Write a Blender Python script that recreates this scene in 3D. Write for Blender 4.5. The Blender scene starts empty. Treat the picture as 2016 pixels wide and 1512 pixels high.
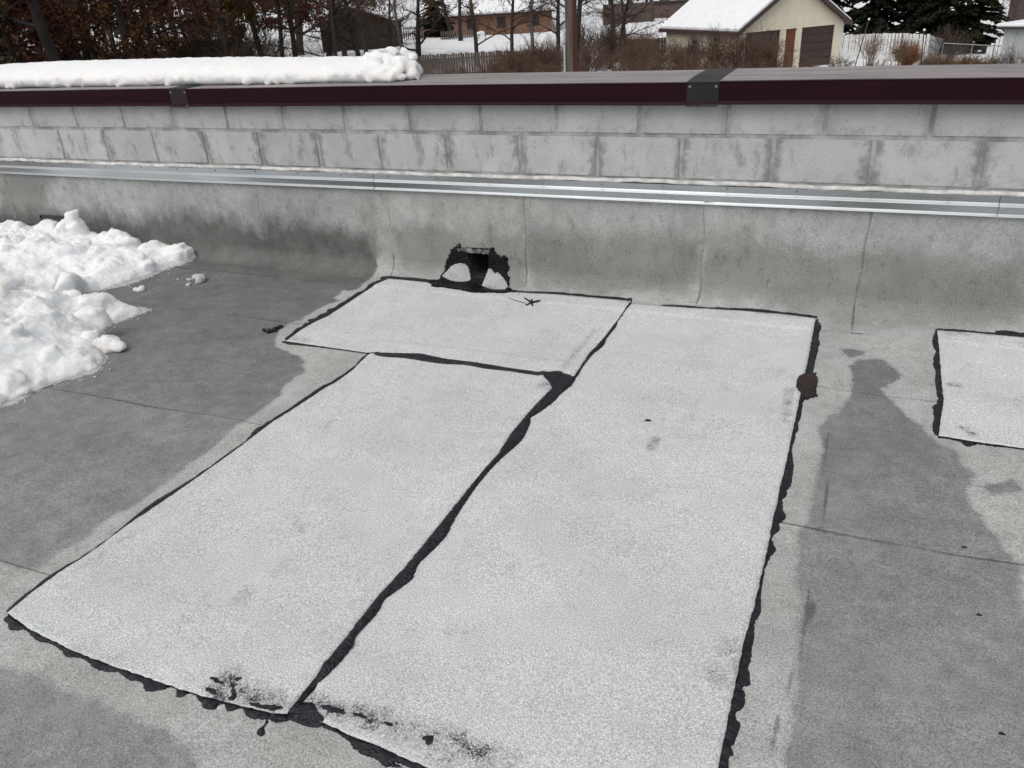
import bpy, bmesh, math, random
import numpy as np
from mathutils import Vector, Matrix, noise, geometry
R = math.radians
scene = bpy.context.scene
# ------------------------------------------------------------------ camera
cam_d = bpy.data.cameras.new('camera'); cam = bpy.data.objects.new('camera', cam_d)
scene.collection.objects.link(cam); scene.camera = cam
cam_d.sensor_fit = 'HORIZONTAL'; cam_d.sensor_width = 36.0; cam_d.lens = 27.604
cam_d.clip_start = 0.05; cam_d.clip_end = 3000
YAW, PITCH, ROLL = -0.42671501, 0.46955881, -0.06409295
fw = Vector((math.sin(YAW)*math.cos(PITCH), math.cos(YAW)*math.cos(PITCH), -math.sin(PITCH)))
r0 = Vector((math.cos(YAW), -math.sin(YAW), 0)); u0 = r0.cross(fw)
rr = math.cos(ROLL)*r0 + math.sin(ROLL)*u0; uu = -math.sin(ROLL)*r0 + math.cos(ROLL)*u0
m3 = Matrix((rr, uu, -fw)).transposed()
cam.matrix_world = Matrix.Translation((1.02108, -3.72486, 1.45876)) @ m3.to_4x4()
# ------------------------------------------------------------------ overcast daylight
SUN_EL, SUN_AZ = R(56), R(196)         # azimuth clockwise from +Y
world = bpy.data.worlds.new('World'); scene.world = world; world.use_nodes = True
wn = world.node_tree; wn.nodes.clear()
sky = wn.nodes.new('ShaderNodeTexSky'); sky.sky_type = 'NISHITA'; sky.sun_disc = False
sky.sun_elevation = SUN_EL; sky.sun_rotation = SUN_AZ; sky.dust_density = 4.0; sky.air_density = 1.0; sky.ozone_density = 1.0
hs = wn.nodes.new('ShaderNodeHueSaturation'); hs.inputs['Saturation'].default_value = 0.14
bg = wn.nodes.new('ShaderNodeBackground'); bg.inputs['Strength'].default_value = 0.14
wo = wn.nodes.new('ShaderNodeOutputWorld')
wn.links.new(sky.outputs[0], hs.inputs['Color']); wn.links.new(hs.outputs[0], bg.inputs[0]); wn.links.new(bg.outputs[0], wo.inputs[0])
sd = bpy.data.lights.new('sun', 'SUN'); sd.energy = 1.1; sd.angle = R(60); sd.color = (1.0, 0.98, 0.95)
sun = bpy.data.objects.new('sun', sd); scene.collection.objects.link(sun); sun.location = (0, 0, 40)
sdir = Vector((math.sin(SUN_AZ)*math.cos(SUN_EL), math.cos(SUN_AZ)*math.cos(SUN_EL), math.sin(SUN_EL)))
sun.rotation_euler = sdir.to_track_quat('Z', 'Y').to_euler()
vs = scene.view_settings; vs.view_transform = 'Standard'; vs.look = 'None'; vs.gamma = 1.0; vs.use_curve_mapping = False
vs.exposure = -0.20
scene.render.engine = 'CYCLES'
# ------------------------------------------------------------------ traced plan of the roof, metres: (x, t) where t runs over the roof and up the wall
PATCH_TOP=[(-1.351,-0.107),(-1.375,-0.221),(-1.372,-0.416),(-1.37,-0.566),(-1.371,-0.688),(-1.383,-0.795),(-1.389,-0.89),(-1.385,-1.008),(-1.285,-1.011),(-1.097,-1.014),(-0.92,-1.018),(-0.881,-1.016),(-0.84,-1.014),(-0.662,-0.98),(-0.531,-0.997),(-0.385,-0.992),(-0.212,-1.003),(-0.075,-1.001),(-0.006,-0.998),(0.061,-0.989),(0.057,-0.757),(0.068,-0.552),(0.066,-0.331),(0.064,-0.111),(-0.049,-0.11),(-0.323,-0.11),(-0.598,-0.139),(-0.796,-0.131),(-1.072,-0.108)]
PATCH_LEFT=[(-0.899,-1.095),(-0.883,-1.198),(-0.887,-1.316),(-0.901,-1.373),(-0.925,-1.624),(-0.929,-1.837),(-0.939,-2.111),(-0.947,-2.236),(-0.959,-2.376),(-0.957,-2.482),(-0.962,-2.609),(-0.967,-2.693),(-0.964,-2.788),(-0.859,-2.81),(-0.705,-2.825),(-0.598,-2.83),(-0.47,-2.829),(-0.335,-2.827),(-0.243,-2.825),(-0.16,-2.817),(-0.051,-2.807),(-0.017,-2.797),(-0.018,-2.737),(-0.014,-2.619),(-0.016,-2.526),(-0.018,-2.394),(-0.009,-2.268),(-0.006,-2.1),(-0.004,-1.879),(0.005,-1.648),(-0.009,-1.487),(-0.005,-1.371),(-0.001,-1.265),(0.012,-1.12),(0.004,-0.989),(-0.003,-0.874),(-0.919,-0.879)]
PATCH_RIGHT=[(-0.014,-0.139),(0.076,-0.139),(0.32,-0.131),(0.599,-0.1),(0.786,-0.096),(0.935,-0.107),(0.936,-0.616),(0.933,-0.967),(0.931,-1.38),(0.928,-1.511),(0.927,-1.71),(0.926,-1.926),(0.923,-2.09),(0.916,-2.238),(0.917,-2.367),(0.916,-2.462),(0.918,-2.62),(0.925,-2.854),(0.356,-2.809),(0.294,-2.805),(0.225,-2.799),(0.161,-2.798),(0.074,-2.79),(0.017,-2.777),(-0.003,-2.677),(-0.102,-2.621),(-0.104,-2.528),(-0.106,-2.397),(-0.097,-2.271),(-0.094,-2.103),(-0.092,-1.883),(-0.083,-1.652),(-0.097,-1.491),(-0.092,-1.376),(-0.089,-1.27),(-0.076,-1.126),(-0.084,-0.994)]
PATCH_FAR=[(1.433,-0.126),(1.434,-0.33),(1.428,-0.548),(1.425,-0.784),(1.406,-0.959),(1.395,-1.064),(1.456,-1.068),(1.504,-1.073),(1.644,-1.073),(2.45,-1.093),(2.43,-0.109),(1.758,-0.114),(1.558,-0.115)]
TAR_T_LEFT=([(-1.351,-0.107),(-1.375,-0.221),(-1.372,-0.416),(-1.37,-0.566),(-1.371,-0.688),(-1.383,-0.795),(-1.389,-0.89),(-1.389,-1.003)],[(-1.368,-0.073),(-1.413,-0.189),(-1.405,-0.298),(-1.416,-0.342),(-1.412,-0.435),(-1.414,-0.504),(-1.413,-0.563),(-1.432,-0.598),(-1.414,-0.629),(-1.427,-0.665),(-1.424,-0.722),(-1.441,-0.75),(-1.428,-0.76),(-1.409,-0.769),(-1.426,-0.797),(-1.418,-0.839),(-1.433,-0.863),(-1.419,-0.91),(-1.417,-0.973)])
TAR_T_BOTL=([(-1.389,-1.003),(-1.289,-1.006),(-1.1,-1.009),(-0.923,-1.014),(-0.882,-1.014)],[(-1.411,-1.008),(-1.366,-1.023),(-1.317,-1.019),(-1.172,-1.015),(-1.007,-1.014),(-0.906,-1.013)])
TAR_T_BOT=([(-0.892,-1.011),(-0.847,-1.01),(-0.666,-0.973),(-0.534,-0.992),(-0.388,-0.988),(-0.214,-0.998),(-0.077,-0.997),(-0.007,-0.996)],[(-0.874,-1.028),(-0.827,-1.035),(-0.722,-1.023),(-0.615,-1.029),(-0.515,-1.03),(-0.426,-1.016),(-0.325,-1.025),(-0.215,-1.018),(-0.088,-1.019),(-0.003,-1.008)])
TAR_T_RIGHT=([(0.06,-1),(0.061,-0.989),(0.057,-0.757),(0.068,-0.552),(0.066,-0.331),(0.066,-0.118)],[(0.07,-0.981),(0.066,-0.869),(0.071,-0.744),(0.084,-0.652),(0.075,-0.574),(0.078,-0.439),(0.065,-0.339),(0.067,-0.244),(0.075,-0.124)])
TAR_T_TOP=([(0.07,-0.124),(0.064,-0.111),(-0.049,-0.11),(-0.323,-0.11),(-0.598,-0.139),(-0.796,-0.131),(-1.072,-0.108),(-1.351,-0.107)],[(0.061,-0.076),(-0.059,-0.078),(-0.334,-0.08),(-0.613,-0.105),(-0.82,-0.08),(-1.092,-0.07),(-1.372,-0.071),(-1.41,-0.108)])
TAR_L_LEFT=([(-0.897,-0.991),(-0.899,-1.095),(-0.883,-1.198),(-0.887,-1.316),(-0.901,-1.373),(-0.925,-1.624),(-0.929,-1.837),(-0.939,-2.111),(-0.947,-2.236),(-0.959,-2.376),(-0.957,-2.482),(-0.962,-2.609),(-0.967,-2.693),(-0.964,-2.788)],[(-0.919,-1.005),(-0.921,-1.063),(-0.903,-1.141),(-0.907,-1.179),(-0.913,-1.299),(-0.93,-1.362),(-0.947,-1.585),(-0.953,-1.697),(-0.961,-1.765),(-0.945,-1.819),(-0.957,-2.094),(-0.977,-2.224),(-0.98,-2.336),(-0.97,-2.395),(-0.969,-2.49),(-0.979,-2.597),(-0.988,-2.685),(-0.98,-2.781)])
TAR_L_BOT=([(-0.958,-2.792),(-0.859,-2.81),(-0.705,-2.825),(-0.598,-2.83),(-0.47,-2.829),(-0.335,-2.827),(-0.243,-2.825),(-0.16,-2.817),(-0.051,-2.807),(-0.017,-2.797)],[(-0.961,-2.801),(-0.908,-2.823),(-0.877,-2.817),(-0.873,-2.811),(-0.793,-2.829),(-0.758,-2.827),(-0.698,-2.833),(-0.665,-2.843),(-0.618,-2.834),(-0.564,-2.845),(-0.516,-2.839),(-0.503,-2.834),(-0.488,-2.837),(-0.468,-2.84),(-0.449,-2.844),(-0.421,-2.839),(-0.385,-2.855),(-0.332,-2.826),(-0.302,-2.841),(-0.272,-2.823),(-0.223,-2.843),(-0.196,-2.839),(-0.182,-2.821),(-0.159,-2.834),(-0.133,-2.816),(-0.1,-2.828),(-0.056,-2.818),(-0.026,-2.819),(-0.006,-2.803)])
TAR_L_RIGHT=([(-0.019,-2.797),(-0.017,-2.792),(-0.018,-2.737),(-0.014,-2.619),(-0.016,-2.526),(-0.018,-2.394),(-0.009,-2.268),(-0.006,-2.1),(-0.004,-1.879),(0.005,-1.648),(-0.009,-1.487),(-0.005,-1.371),(-0.001,-1.265),(0.012,-1.12),(-0,-1.01)],[(-0.003,-2.797),(-0.008,-2.761),(-0.002,-2.721),(0.011,-2.66),(0.015,-2.575),(0.002,-2.536),(0.009,-2.446),(0.002,-2.392),(0.03,-2.304),(0.018,-2.242),(0.027,-2.164),(0.034,-2.09),(0.026,-2.049),(0.018,-1.973),(0.014,-1.833),(0.025,-1.64),(0.042,-1.514),(0.027,-1.399),(0.015,-1.357),(0.032,-1.311),(0.054,-1.213),(0.057,-1.15),(0.074,-1.057)])
TAR_R_BOT=([(0.069,-2.79),(0.16,-2.797),(0.224,-2.798),(0.294,-2.803),(0.355,-2.808),(0.925,-2.853)],[(0.081,-2.796),(0.098,-2.796),(0.153,-2.803),(0.169,-2.812),(0.202,-2.821),(0.238,-2.822),(0.262,-2.832),(0.282,-2.827),(0.305,-2.824),(0.325,-2.816),(0.93,-2.866)])
TAR_R_RIGHT=([(0.937,-0.138),(0.936,-0.616),(0.933,-0.967),(0.931,-1.38),(0.928,-1.511),(0.927,-1.71),(0.926,-1.926),(0.923,-2.09),(0.916,-2.238),(0.917,-2.367),(0.916,-2.462),(0.918,-2.599),(0.925,-2.854)],[(0.942,-0.096),(0.961,-0.194),(0.957,-0.256),(0.967,-0.381),(0.961,-0.558),(0.963,-0.675),(0.956,-0.842),(0.946,-0.97),(0.945,-1.143),(0.939,-1.29),(0.956,-1.421),(0.953,-1.507),(0.947,-1.562),(0.94,-1.618),(0.955,-1.684),(0.942,-1.723),(0.947,-1.759),(0.932,-1.804),(0.944,-1.855),(0.931,-1.923),(0.931,-2.021),(0.937,-2.109),(0.929,-2.153),(0.937,-2.206),(0.934,-2.259),(0.94,-2.33),(0.946,-2.358),(0.931,-2.371),(0.938,-2.389),(0.941,-2.422),(0.93,-2.458),(0.941,-2.475),(0.936,-2.513),(0.931,-2.538),(0.937,-2.556),(0.934,-2.59),(0.95,-2.869)])
TAR_R_TOP=([(0.22,-0.147),(0.319,-0.134),(0.6,-0.105),(0.787,-0.101),(0.936,-0.114)],[(0.214,-0.122),(0.248,-0.104),(0.321,-0.097),(0.456,-0.09),(0.503,-0.082),(0.586,-0.075),(0.691,-0.067),(0.829,-0.073),(0.94,-0.08)])
TAR_X_LEFT=([(1.433,-0.126),(1.434,-0.33),(1.428,-0.548),(1.425,-0.784),(1.406,-0.959),(1.395,-1.064)],[(1.43,-0.104),(1.415,-0.246),(1.42,-0.339),(1.408,-0.447),(1.415,-0.523),(1.407,-0.655),(1.41,-0.779),(1.389,-0.858),(1.392,-0.913),(1.384,-0.953),(1.384,-1.024),(1.394,-1.06)])
TAR_X_BOT=([(1.394,-1.065),(1.456,-1.068),(1.504,-1.073),(1.644,-1.073),(2.44,-1.073)],[(1.394,-1.064),(1.456,-1.073),(1.479,-1.097),(1.502,-1.084),(1.519,-1.065),(1.541,-1.078),(1.578,-1.067),(1.645,-1.074),(2.44,-1.084)])
TAR_X_TOP=([(1.433,-0.126),(1.558,-0.115),(1.758,-0.114),(2.44,-0.114)],[(1.432,-0.099),(1.482,-0.091),(1.64,-0.087),(1.667,-0.07),(1.767,-0.066),(2.44,-0.066)])
SCUPPER_TAR=[(-1.107,-0.094),(-1.087,-0.078),(-1.044,-0.061),(-1.045,-0.034),(-1.023,0.008),(-1.029,0.032),(-1.018,0.059),(-1.001,0.081),(-0.995,0.097),(-0.983,0.103),(-0.987,0.122),(-0.969,0.132),(-0.953,0.146),(-0.932,0.147),(-0.939,0.158),(-0.922,0.164),(-0.92,0.143),(-0.909,0.139),(-0.756,0.147),(-0.747,0.146),(-0.741,0.153),(-0.727,0.153),(-0.714,0.135),(-0.705,0.117),(-0.694,0.116),(-0.692,0.096),(-0.673,0.111),(-0.652,0.106),(-0.639,0.093),(-0.648,0.065),(-0.639,0.038),(-0.655,0.012),(-0.64,0.002),(-0.63,-0.027),(-0.624,-0.076),(-0.596,-0.096),(-0.547,-0.106),(-0.613,-0.165),(-0.65,-0.169),(-0.767,-0.197),(-0.814,-0.19),(-0.872,-0.176),(-0.926,-0.17),(-0.982,-0.16),(-1.012,-0.168),(-1.048,-0.157),(-1.057,-0.129),(-1.091,-0.118)]
SCUPPER_HOLE=[(-0.901,0.121),(-0.755,0.128),(-0.763,0.024),(-0.792,-0.033),(-0.862,-0.032),(-0.877,0.002),(-0.888,0.065)]
CORNER_LEFT=[(-1.033,-0.041),(-1.008,-0.002),(-0.987,0.027),(-0.964,0.044),(-0.934,0.053),(-0.9,0.052),(-0.883,0.035),(-0.873,0.011),(-0.863,-0.018),(-0.853,-0.043),(-0.861,-0.059),(-0.894,-0.073),(-0.934,-0.076),(-0.978,-0.067),(-1.008,-0.054)]
CORNER_RIGHT=[(-0.757,0.034),(-0.737,0.032),(-0.731,0.018),(-0.714,0.007),(-0.704,0.016),(-0.677,-0.004),(-0.647,-0.035),(-0.62,-0.08),(-0.625,-0.111),(-0.677,-0.128),(-0.723,-0.121),(-0.773,-0.09),(-0.773,-0.046),(-0.767,-0)]
TAR_JUNCTION=[(-0.065,-1.016),(-0.025,-0.973),(0.057,-0.978),(0.072,-1.046),(0.051,-1.136),(0.015,-1.12),(-0.024,-1.066)]
TAR_FOOT=[(-0.023,-2.759),(0.019,-2.752),(0.049,-2.77),(0.072,-2.78),(0.071,-2.798),(0.042,-2.806),(-0.006,-2.805),(-0.026,-2.812),(-0.022,-2.785)]
TAR_DRIP=[(-0.057,-2.824),(-0.048,-2.825),(-0.048,-2.841),(-0.036,-2.854),(-0.038,-2.863),(-0.053,-2.862),(-0.058,-2.85),(-0.053,-2.838)]
TAR_DAB=[(0.911,-0.781),(0.919,-0.732),(0.942,-0.687),(0.975,-0.677),(0.986,-0.758),(0.985,-0.831),(0.994,-0.881),(0.969,-0.898),(0.96,-0.918),(0.935,-0.882),(0.915,-0.844)]
SMEAR_POLYS=[[(-0.2653, -2.7744), (-0.2526, -2.7698), (-0.2379, -2.7723), (-0.2201, -2.7736), (-0.2238, -2.7814), (-0.2398, -2.7808)], [(-0.2527, -2.8023), (-0.2393, -2.7987), (-0.2161, -2.8041), (-0.2187, -2.8114), (-0.2345, -2.8109)], [(-0.2122, -2.7642), (-0.1902, -2.7743), (-0.1661, -2.794), (-0.1615, -2.8078), (-0.1751, -2.8116), (-0.1812, -2.7932)], [(-0.2057, -2.756), (-0.1914, -2.7475), (-0.1858, -2.752), (-0.1968, -2.7593)], [(-0.1228, -2.8011), (-0.0895, -2.7951), (-0.0438, -2.7834), (-0.0372, -2.7883), (-0.0656, -2.8033), (-0.1026, -2.8077)], [(0.0437, -2.7516), (0.0649, -2.7456), (0.1036, -2.7443), (0.1116, -2.7507), (0.0918, -2.7568), (0.0624, -2.7595)], [(0.1257, -2.7432), (0.1527, -2.7412), (0.1643, -2.7447), (0.1439, -2.7495)], [(0.2073, -2.7394), (0.2229, -2.7388), (0.2303, -2.7436), (0.216, -2.7463)], [(0.3089, -2.7446), (0.3272, -2.7379), (0.3355, -2.7493), (0.3288, -2.7612), (0.3191, -2.7553)]]
WET_LEFT=[(-1.64,0.2),(-1.5,0.17),(-1.47,0.05),(-1.47,-0.1),(-1.47,-0.206),(-1.454,-0.304),(-1.518,-0.319),(-1.505,-0.437),(-1.443,-0.461),(-1.487,-0.525),(-1.495,-0.69),(-1.491,-0.759),(-1.528,-0.79),(-1.512,-0.833),(-1.508,-0.891),(-1.485,-0.949),(-1.454,-0.996),(-1.411,-1.063),(-1.33,-1.094),(-1.28,-1.104),(-1.255,-1.126),(-1.226,-1.118),(-1.198,-1.145),(-1.157,-1.167),(-1.15,-1.198),(-1.094,-1.268),(-1.103,-1.391),(-1.06,-1.475),(-1.054,-1.584),(-1.053,-1.632),(-1.059,-1.791),(-1.035,-1.912),(-1.037,-2.009),(-1.033,-2.134),(-1.035,-2.276),(-1.061,-2.393),(-1.04,-2.478),(-1.075,-2.539),(-1.055,-2.589),(-1.055,-2.615),(-1.112,-2.637),(-1.198,-2.639),(-1.5,-2.62),(-6,-2.62),(-6,0.2),(-3.9,0.18),(-3.6,0.21),(-3.3,0.17),(-3.05,0.22),(-2.85,0.25),(-2.6,0.22),(-2.45,0.2),(-2.3,0.16),(-2.2,0.24),(-2,0.23)]
WET_RIGHT=[(1.091,-0.576),(1.136,-0.493),(1.22,-0.468),(1.259,-0.527),(1.285,-0.596),(1.26,-0.677),(1.214,-0.744),(1.249,-0.823),(1.297,-0.937),(1.353,-1.011),(1.394,-1.103),(1.446,-1.141),(1.458,-1.229),(1.488,-1.282),(1.452,-1.38),(1.453,-1.447),(1.483,-1.529),(1.502,-1.586),(1.546,-1.684),(1.553,-1.769),(1.533,-1.878),(1.542,-1.918),(2.4,-2.1),(2.4,-3.6),(1.05,-3.6),(1.045,-2.548),(1.047,-2.434),(1.045,-2.364),(1.039,-2.25),(1.031,-2.156),(1.038,-2.085),(1.027,-2.003),(1.004,-1.907),(1.01,-1.812),(0.997,-1.772),(1.018,-1.713),(1.025,-1.607),(1.029,-1.533),(1.025,-1.514),(1.028,-1.389),(1.038,-1.243),(1.017,-1.117),(1.039,-1.033),(1.07,-0.975),(1.108,-0.864),(1.119,-0.718)]
WET_FRONT=[(-0.804,-2.931),(-0.77,-2.923),(-0.672,-2.921),(-0.569,-2.93),(-0.506,-2.926),(-0.422,-2.926),(-0.371,-2.926),(-0.313,-2.933),(-0.253,-2.928),(-0.206,-2.945),(-0.156,-2.948),(-0.123,-2.978),(-0.1,-3.6),(-3,-3.6),(-2.4,-2.95),(-1.3,-2.93)]
WET_SPOTS=[[(1.053, -0.41), (1.093, -0.392), (1.153, -0.402), (1.142, -0.448), (1.096, -0.477)], [(1.503, -1.343), (1.592, -1.275), (1.606, -1.329), (1.533, -1.381)], [(-1.366, -0.884), (-1.192, -0.899), (-1.203, -0.946), (-1.341, -0.96)]]
MILD=[[(-1.354, 0.234), (-1.09, 0.264), (-0.921, 0.239), (-0.549, 0.252), (-0.523, -0.073), (-1.349, -0.049)], [(-0.52, 0.254), (-0.213, 0.28), (0.051, 0.288), (0.252, 0.282), (0.387, 0.27), (0.394, 0.143), (0.363, -0.042), (0.074, -0.076), (-0.52, -0.081)], [(0.411, 0.271), (0.702, 0.27), (0.881, 0.259), (1.103, 0.279), (1.492, 0.278), (1.712, 0.265), (1.767, -0.048), (1.447, -0.097), (1.097, -0.124), (0.639, -0.04), (0.373, -0.041)], [(-4.464, 0.478), (-4.638, 0.147), (-4.227, 0.131), (-3.864, 0.493)]]
CRACKS_LAP_SHADE=[[(1.06, -1.084), (1.047, -1.205), (1.047, -1.371), (1.066, -1.486), (1.061, -1.601), (1.057, -1.806), (1.055, -1.961), (1.045, -2.083), (1.045, -2.226), (1.034, -2.295), (1.022, -2.392), (1.008, -2.547)], [(1.055, -2.022), (1.067, -2.047), (1.06, -2.087), (1.048, -2.11)]]
SNOW_FOOT=[(-3.022,0.108),(-2.837,0.027),(-2.792,-0.06),(-2.805,-0.146),(-2.863,-0.26),(-2.879,-0.41),(-2.895,-0.534),(-2.949,-0.673),(-2.975,-0.748),(-3.018,-0.81),(-3.112,-0.782),(-3.241,-0.71),(-3.186,-0.801),(-3.073,-0.874),(-2.958,-0.861),(-2.783,-0.84),(-2.602,-0.865),(-2.419,-0.879),(-2.425,-0.955),(-2.455,-1.035),(-2.495,-1.089),(-2.423,-1.173),(-2.211,-1.338),(-2.114,-1.417),(-2.062,-1.516),(-2.088,-1.577),(-2.128,-1.678),(-2.141,-1.758),(-2.153,-1.859),(-2.19,-1.903)]
SNOW_CLUMPS=[(-2.487, -0.402, 0.07), (-2.556, -0.4, 0.028), (-2.48, -0.472, 0.03), (-2.631, -0.409, 0.018), (-2.715, -0.618, 0.045), (-2.182, -1.327, 0.12), (-3.135, -0.695, 0.05), (-2.839, -0.978, 0.03), (-2.806, -0.827, 0.055), (-3.107, -0.81, 0.06), (-3.005, -0.768, 0.035)]
SMEARS=[([(-0.22, -2.761), (-0.17, -2.784), (-0.069, -2.779)], 0.05, 0.85), ([(-0.001, -2.754), (0.132, -2.744), (0.263, -2.74), (0.387, -2.737), (0.459, -2.737)], 0.045, 0.8), ([(0.057, -2.756), (0.16, -2.746)], 0.035, 0.75), ([(0.363, -2.786), (0.507, -2.739)], 0.05, 0.6), ([(-0.239, -2.793), (-0.194, -2.808)], 0.03, 0.9), ([(0.889, -2.247), (0.876, -2.278)], 0.035, 0.7), ([(0.87, -2.347), (0.886, -2.373)], 0.035, 0.7), ([(0.902, -2.269), (0.923, -2.352)], 0.03, 0.6), ([(-0.375, -2.541), (-0.381, -2.49)], 0.035, 0.6), ([(-0.446, -2.171), (-0.398, -2.209)], 0.04, 0.5), ([(0.488, -1.434), (0.492, -1.365)], 0.025, 0.85), ([(0.893, -0.858), (0.896, -0.986), (0.899, -1.105)], 0.03, 0.65), ([(-0.007, -0.993), (-0.02, -1.107)], 0.05, 0.7), ([(-0.35, -1.25), (-0.309, -1.192)], 0.05, 0.4), ([(-1.42, -0.767), (-1.37, -0.662)], 0.03, 0.65), ([(-1.402, -0.958), (-1.301, -0.973)], 0.05, 0.6), ([(-0.006, -0.932), (-0.008, -0.722), (-0.002, -0.518)], 0.03, 0.55), ([(1.455, -0.645), (1.48, -0.646)], 0.025, 0.9), ([(1.464, -0.147), (1.552, -0.134)], 0.03, 0.6), ([(1.474, -0.982), (1.502, -1.021)], 0.025, 0.8), ([(-0.622, -2.448), (-0.626, -2.401)], 0.03, 0.4), ([(0.053, -2.13), (0.079, -2.133)], 0.03, 0.35), ([(0.137, -2.296), (0.161, -2.266)], 0.03, 0.4), ([(-0.473, -2.646), (-0.443, -2.641)], 0.03, 0.45), ([(-0.914, -2.676), (-0.895, -2.658)], 0.03, 0.5), ([(-1.445, -1.205), (-1.253, -1.192)], 0.02, 0.1), ([(-0.253, -0.587), (-0.185, -0.599)], 0.03, 0.5), ([(-0.899, -2.174), (-0.796, -2.215), (-0.767, -2.176)], 0.05, 0.4), ([(0.673, -0.107), (0.924, -0.118)], 0.025, 0.55), ([(-0.377, -2.076), (-0.346, -2.036)], 0.03, 0.4), ([(0.835, -1.485), (0.913, -1.475)], 0.03, 0.45), ([(0.026, -0.144), (0.056, -0.108)], 0.025, 0.6), ([(0.175, -2.535), (0.12, -2.59)], 0.03, 0.2), ([(-0.923, -2.599), (-0.918, -2.513)], 0.025, 0.45), ([(-0.425, -2.063), (-0.256, -2.2)], 0.06, 0.25)]
SCRAP_PTS=[(-1.587,-0.925),(-1.531,-0.93),(-1.526,-0.883),(-1.513,-0.86)]
TWIG_PTS=[(-0.473,-0.213),(-0.419,-0.244),(-0.386,-0.229)]
TWIG2_PTS=[(-0.565,-0.22),(-0.504,-0.243),(-0.444,-0.265)]
CHIP_PTS=[(0.425,-1.258),(0.435,-1.252),(0.446,-1.252)]
LEAF_PTS=[(-2.869,-0.002)]
SPECKS_PTS=[(1.428,-1.683),(1.442,-1.948),(1.454,-2.311),(0.973,-2.298),(0.393,-2.748),(-0.562,-0.345),(0.914,-0.98),(-1.018,-0.693)]
BG={'pole': (-5.85, 16.12, -0.56), 'woodfence0': (-26.57, 43.85, -2.25), 'woodfence1': (-24.86, 44.8, -2.26), 'woodfence2': (-23.11, 45.7, -2.29), 'woodfence3': (-21.47, 46.47, -2.28), 'woodfence4': (-19.51, 47.3, -2.37), 'woodfence5': (-17.52, 48.06, -2.42), 'brick_l': (-45.37, 84.86, -3.7), 'brick_r': (-33.75, 90.04, -3.74), 'brick_le': (-45.17, 84.97, -1.41), 'brick_re': (-33.67, 90.06, -1.5), 'brick_w1': (-41.69, 86.14, -1.93), 'brick_w2': (-38.55, 87.57, -1.97), 'shed_r': (-37.37, 60.71, -2.8), 'shed_rt': (-37.21, 60.8, -0.68), 'shed_l': (-42.62, 58.5, -2.76), 'shed_apex': (-40.16, 59.56, 0.29), 'picket0': (-41.71, 69.76, -2.1), 'picket1': (-39.89, 70.78, -2.14), 'picket2': (-37.12, 68.87, -2.86), 'picket3': (-34.2, 70.33, -2.79), 'tree820': (-28.4, 48.57, -2.51), 'tree905': (-33.66, 66.14, -2.8), 'tree1060': (-21.53, 54.03, -2.75), 'tree795': (-29.32, 48.04, -2.47), 'tree580': (-32.3, 40.03, -1.88), 'tree620': (-31.07, 40.94, -1.91), 'tree520': (-36.9, 42.77, -2.04), 'tree545': (-36.28, 43.27, -2.07), 'tree110': (-28.51, 20.19, -0.3), 'tree200': (-30.6, 23.91, -0.56), 'tree290': (-32.07, 28.23, -0.9), 'tree480': (-31.7, 34.08, -1.42), 'tree1080': (-16.19, 43.22, -1.91), 'tree1220': (-15.7, 55.98, -2.3), 'darkfence0': (-16.29, 59.96, -2.75), 'darkfence1': (-14.55, 60.41, -2.8), 'darkfence2': (-12.05, 58.93, -2.56), 'tudor_l': (-25.42, 90.64, -2.81), 'tudor_r': (-17.44, 90.48, -2.8), 'tudor_win': (-18.99, 89.14, -2.23), 'tudor_fl': (-21.84, 88.48, -1.58), 'lamp': (-14.86, 66.5, -2.7), 'lamp_top': (-14.77, 66.52, -1.6), 'fr0': (-1.08, 56.24, -2.69), 'fr1': (1.78, 55.27, -2.6), 'fr2': (4.09, 54.19, -2.69), 'fr3': (5.71, 62.11, -3.68), 'fr4': (8.27, 69.92, -4.53), 'fr5': (9.58, 65.75, -3.32), 'fr2b': (4.1, 54.19, -4.42), 'stake0': (0.59, 46.27, -1.27), 'stake0b': (0.4, 46.27, -3.03), 'stake1': (3.25, 44.22, -1.75), 'stake1b': (3.31, 44.22, -3.4), 'chain0': (4.49, 48.16, -2.71), 'chain1': (5.88, 48.05, -2.79), 'chain2': (6.89, 47.94, -2.86), 'chain3': (8.26, 47.77, -2.99), 'gshed_l': (6.55, 41.94, -1.68), 'gshed_r': (7.15, 39.85, -1.02), 'gshed_b': (6.7, 41.92, -3.01), 'bhouse': (11.47, 80.63, -3.67), 'con0': (-0.15, 66.27, -3.64), 'con1': (2.34, 68.26, -3.76), 'con2': (5.63, 65.12, -3.74), 'con3': (7.97, 67.94, -3.85), 'gar_fl': (-7.22, 53.69, -2.01), 'gar_bl': (-12.56, 60.86, -1.98), 'gar_fr': (-0.98, 55.24, -1.71), 'gfl': (-6.13, 46.06, -1.55), 'gbl': (-10.73, 52.19, -1.55), 'gfr': (-0.84, 51.29, -1.55)}
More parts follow.
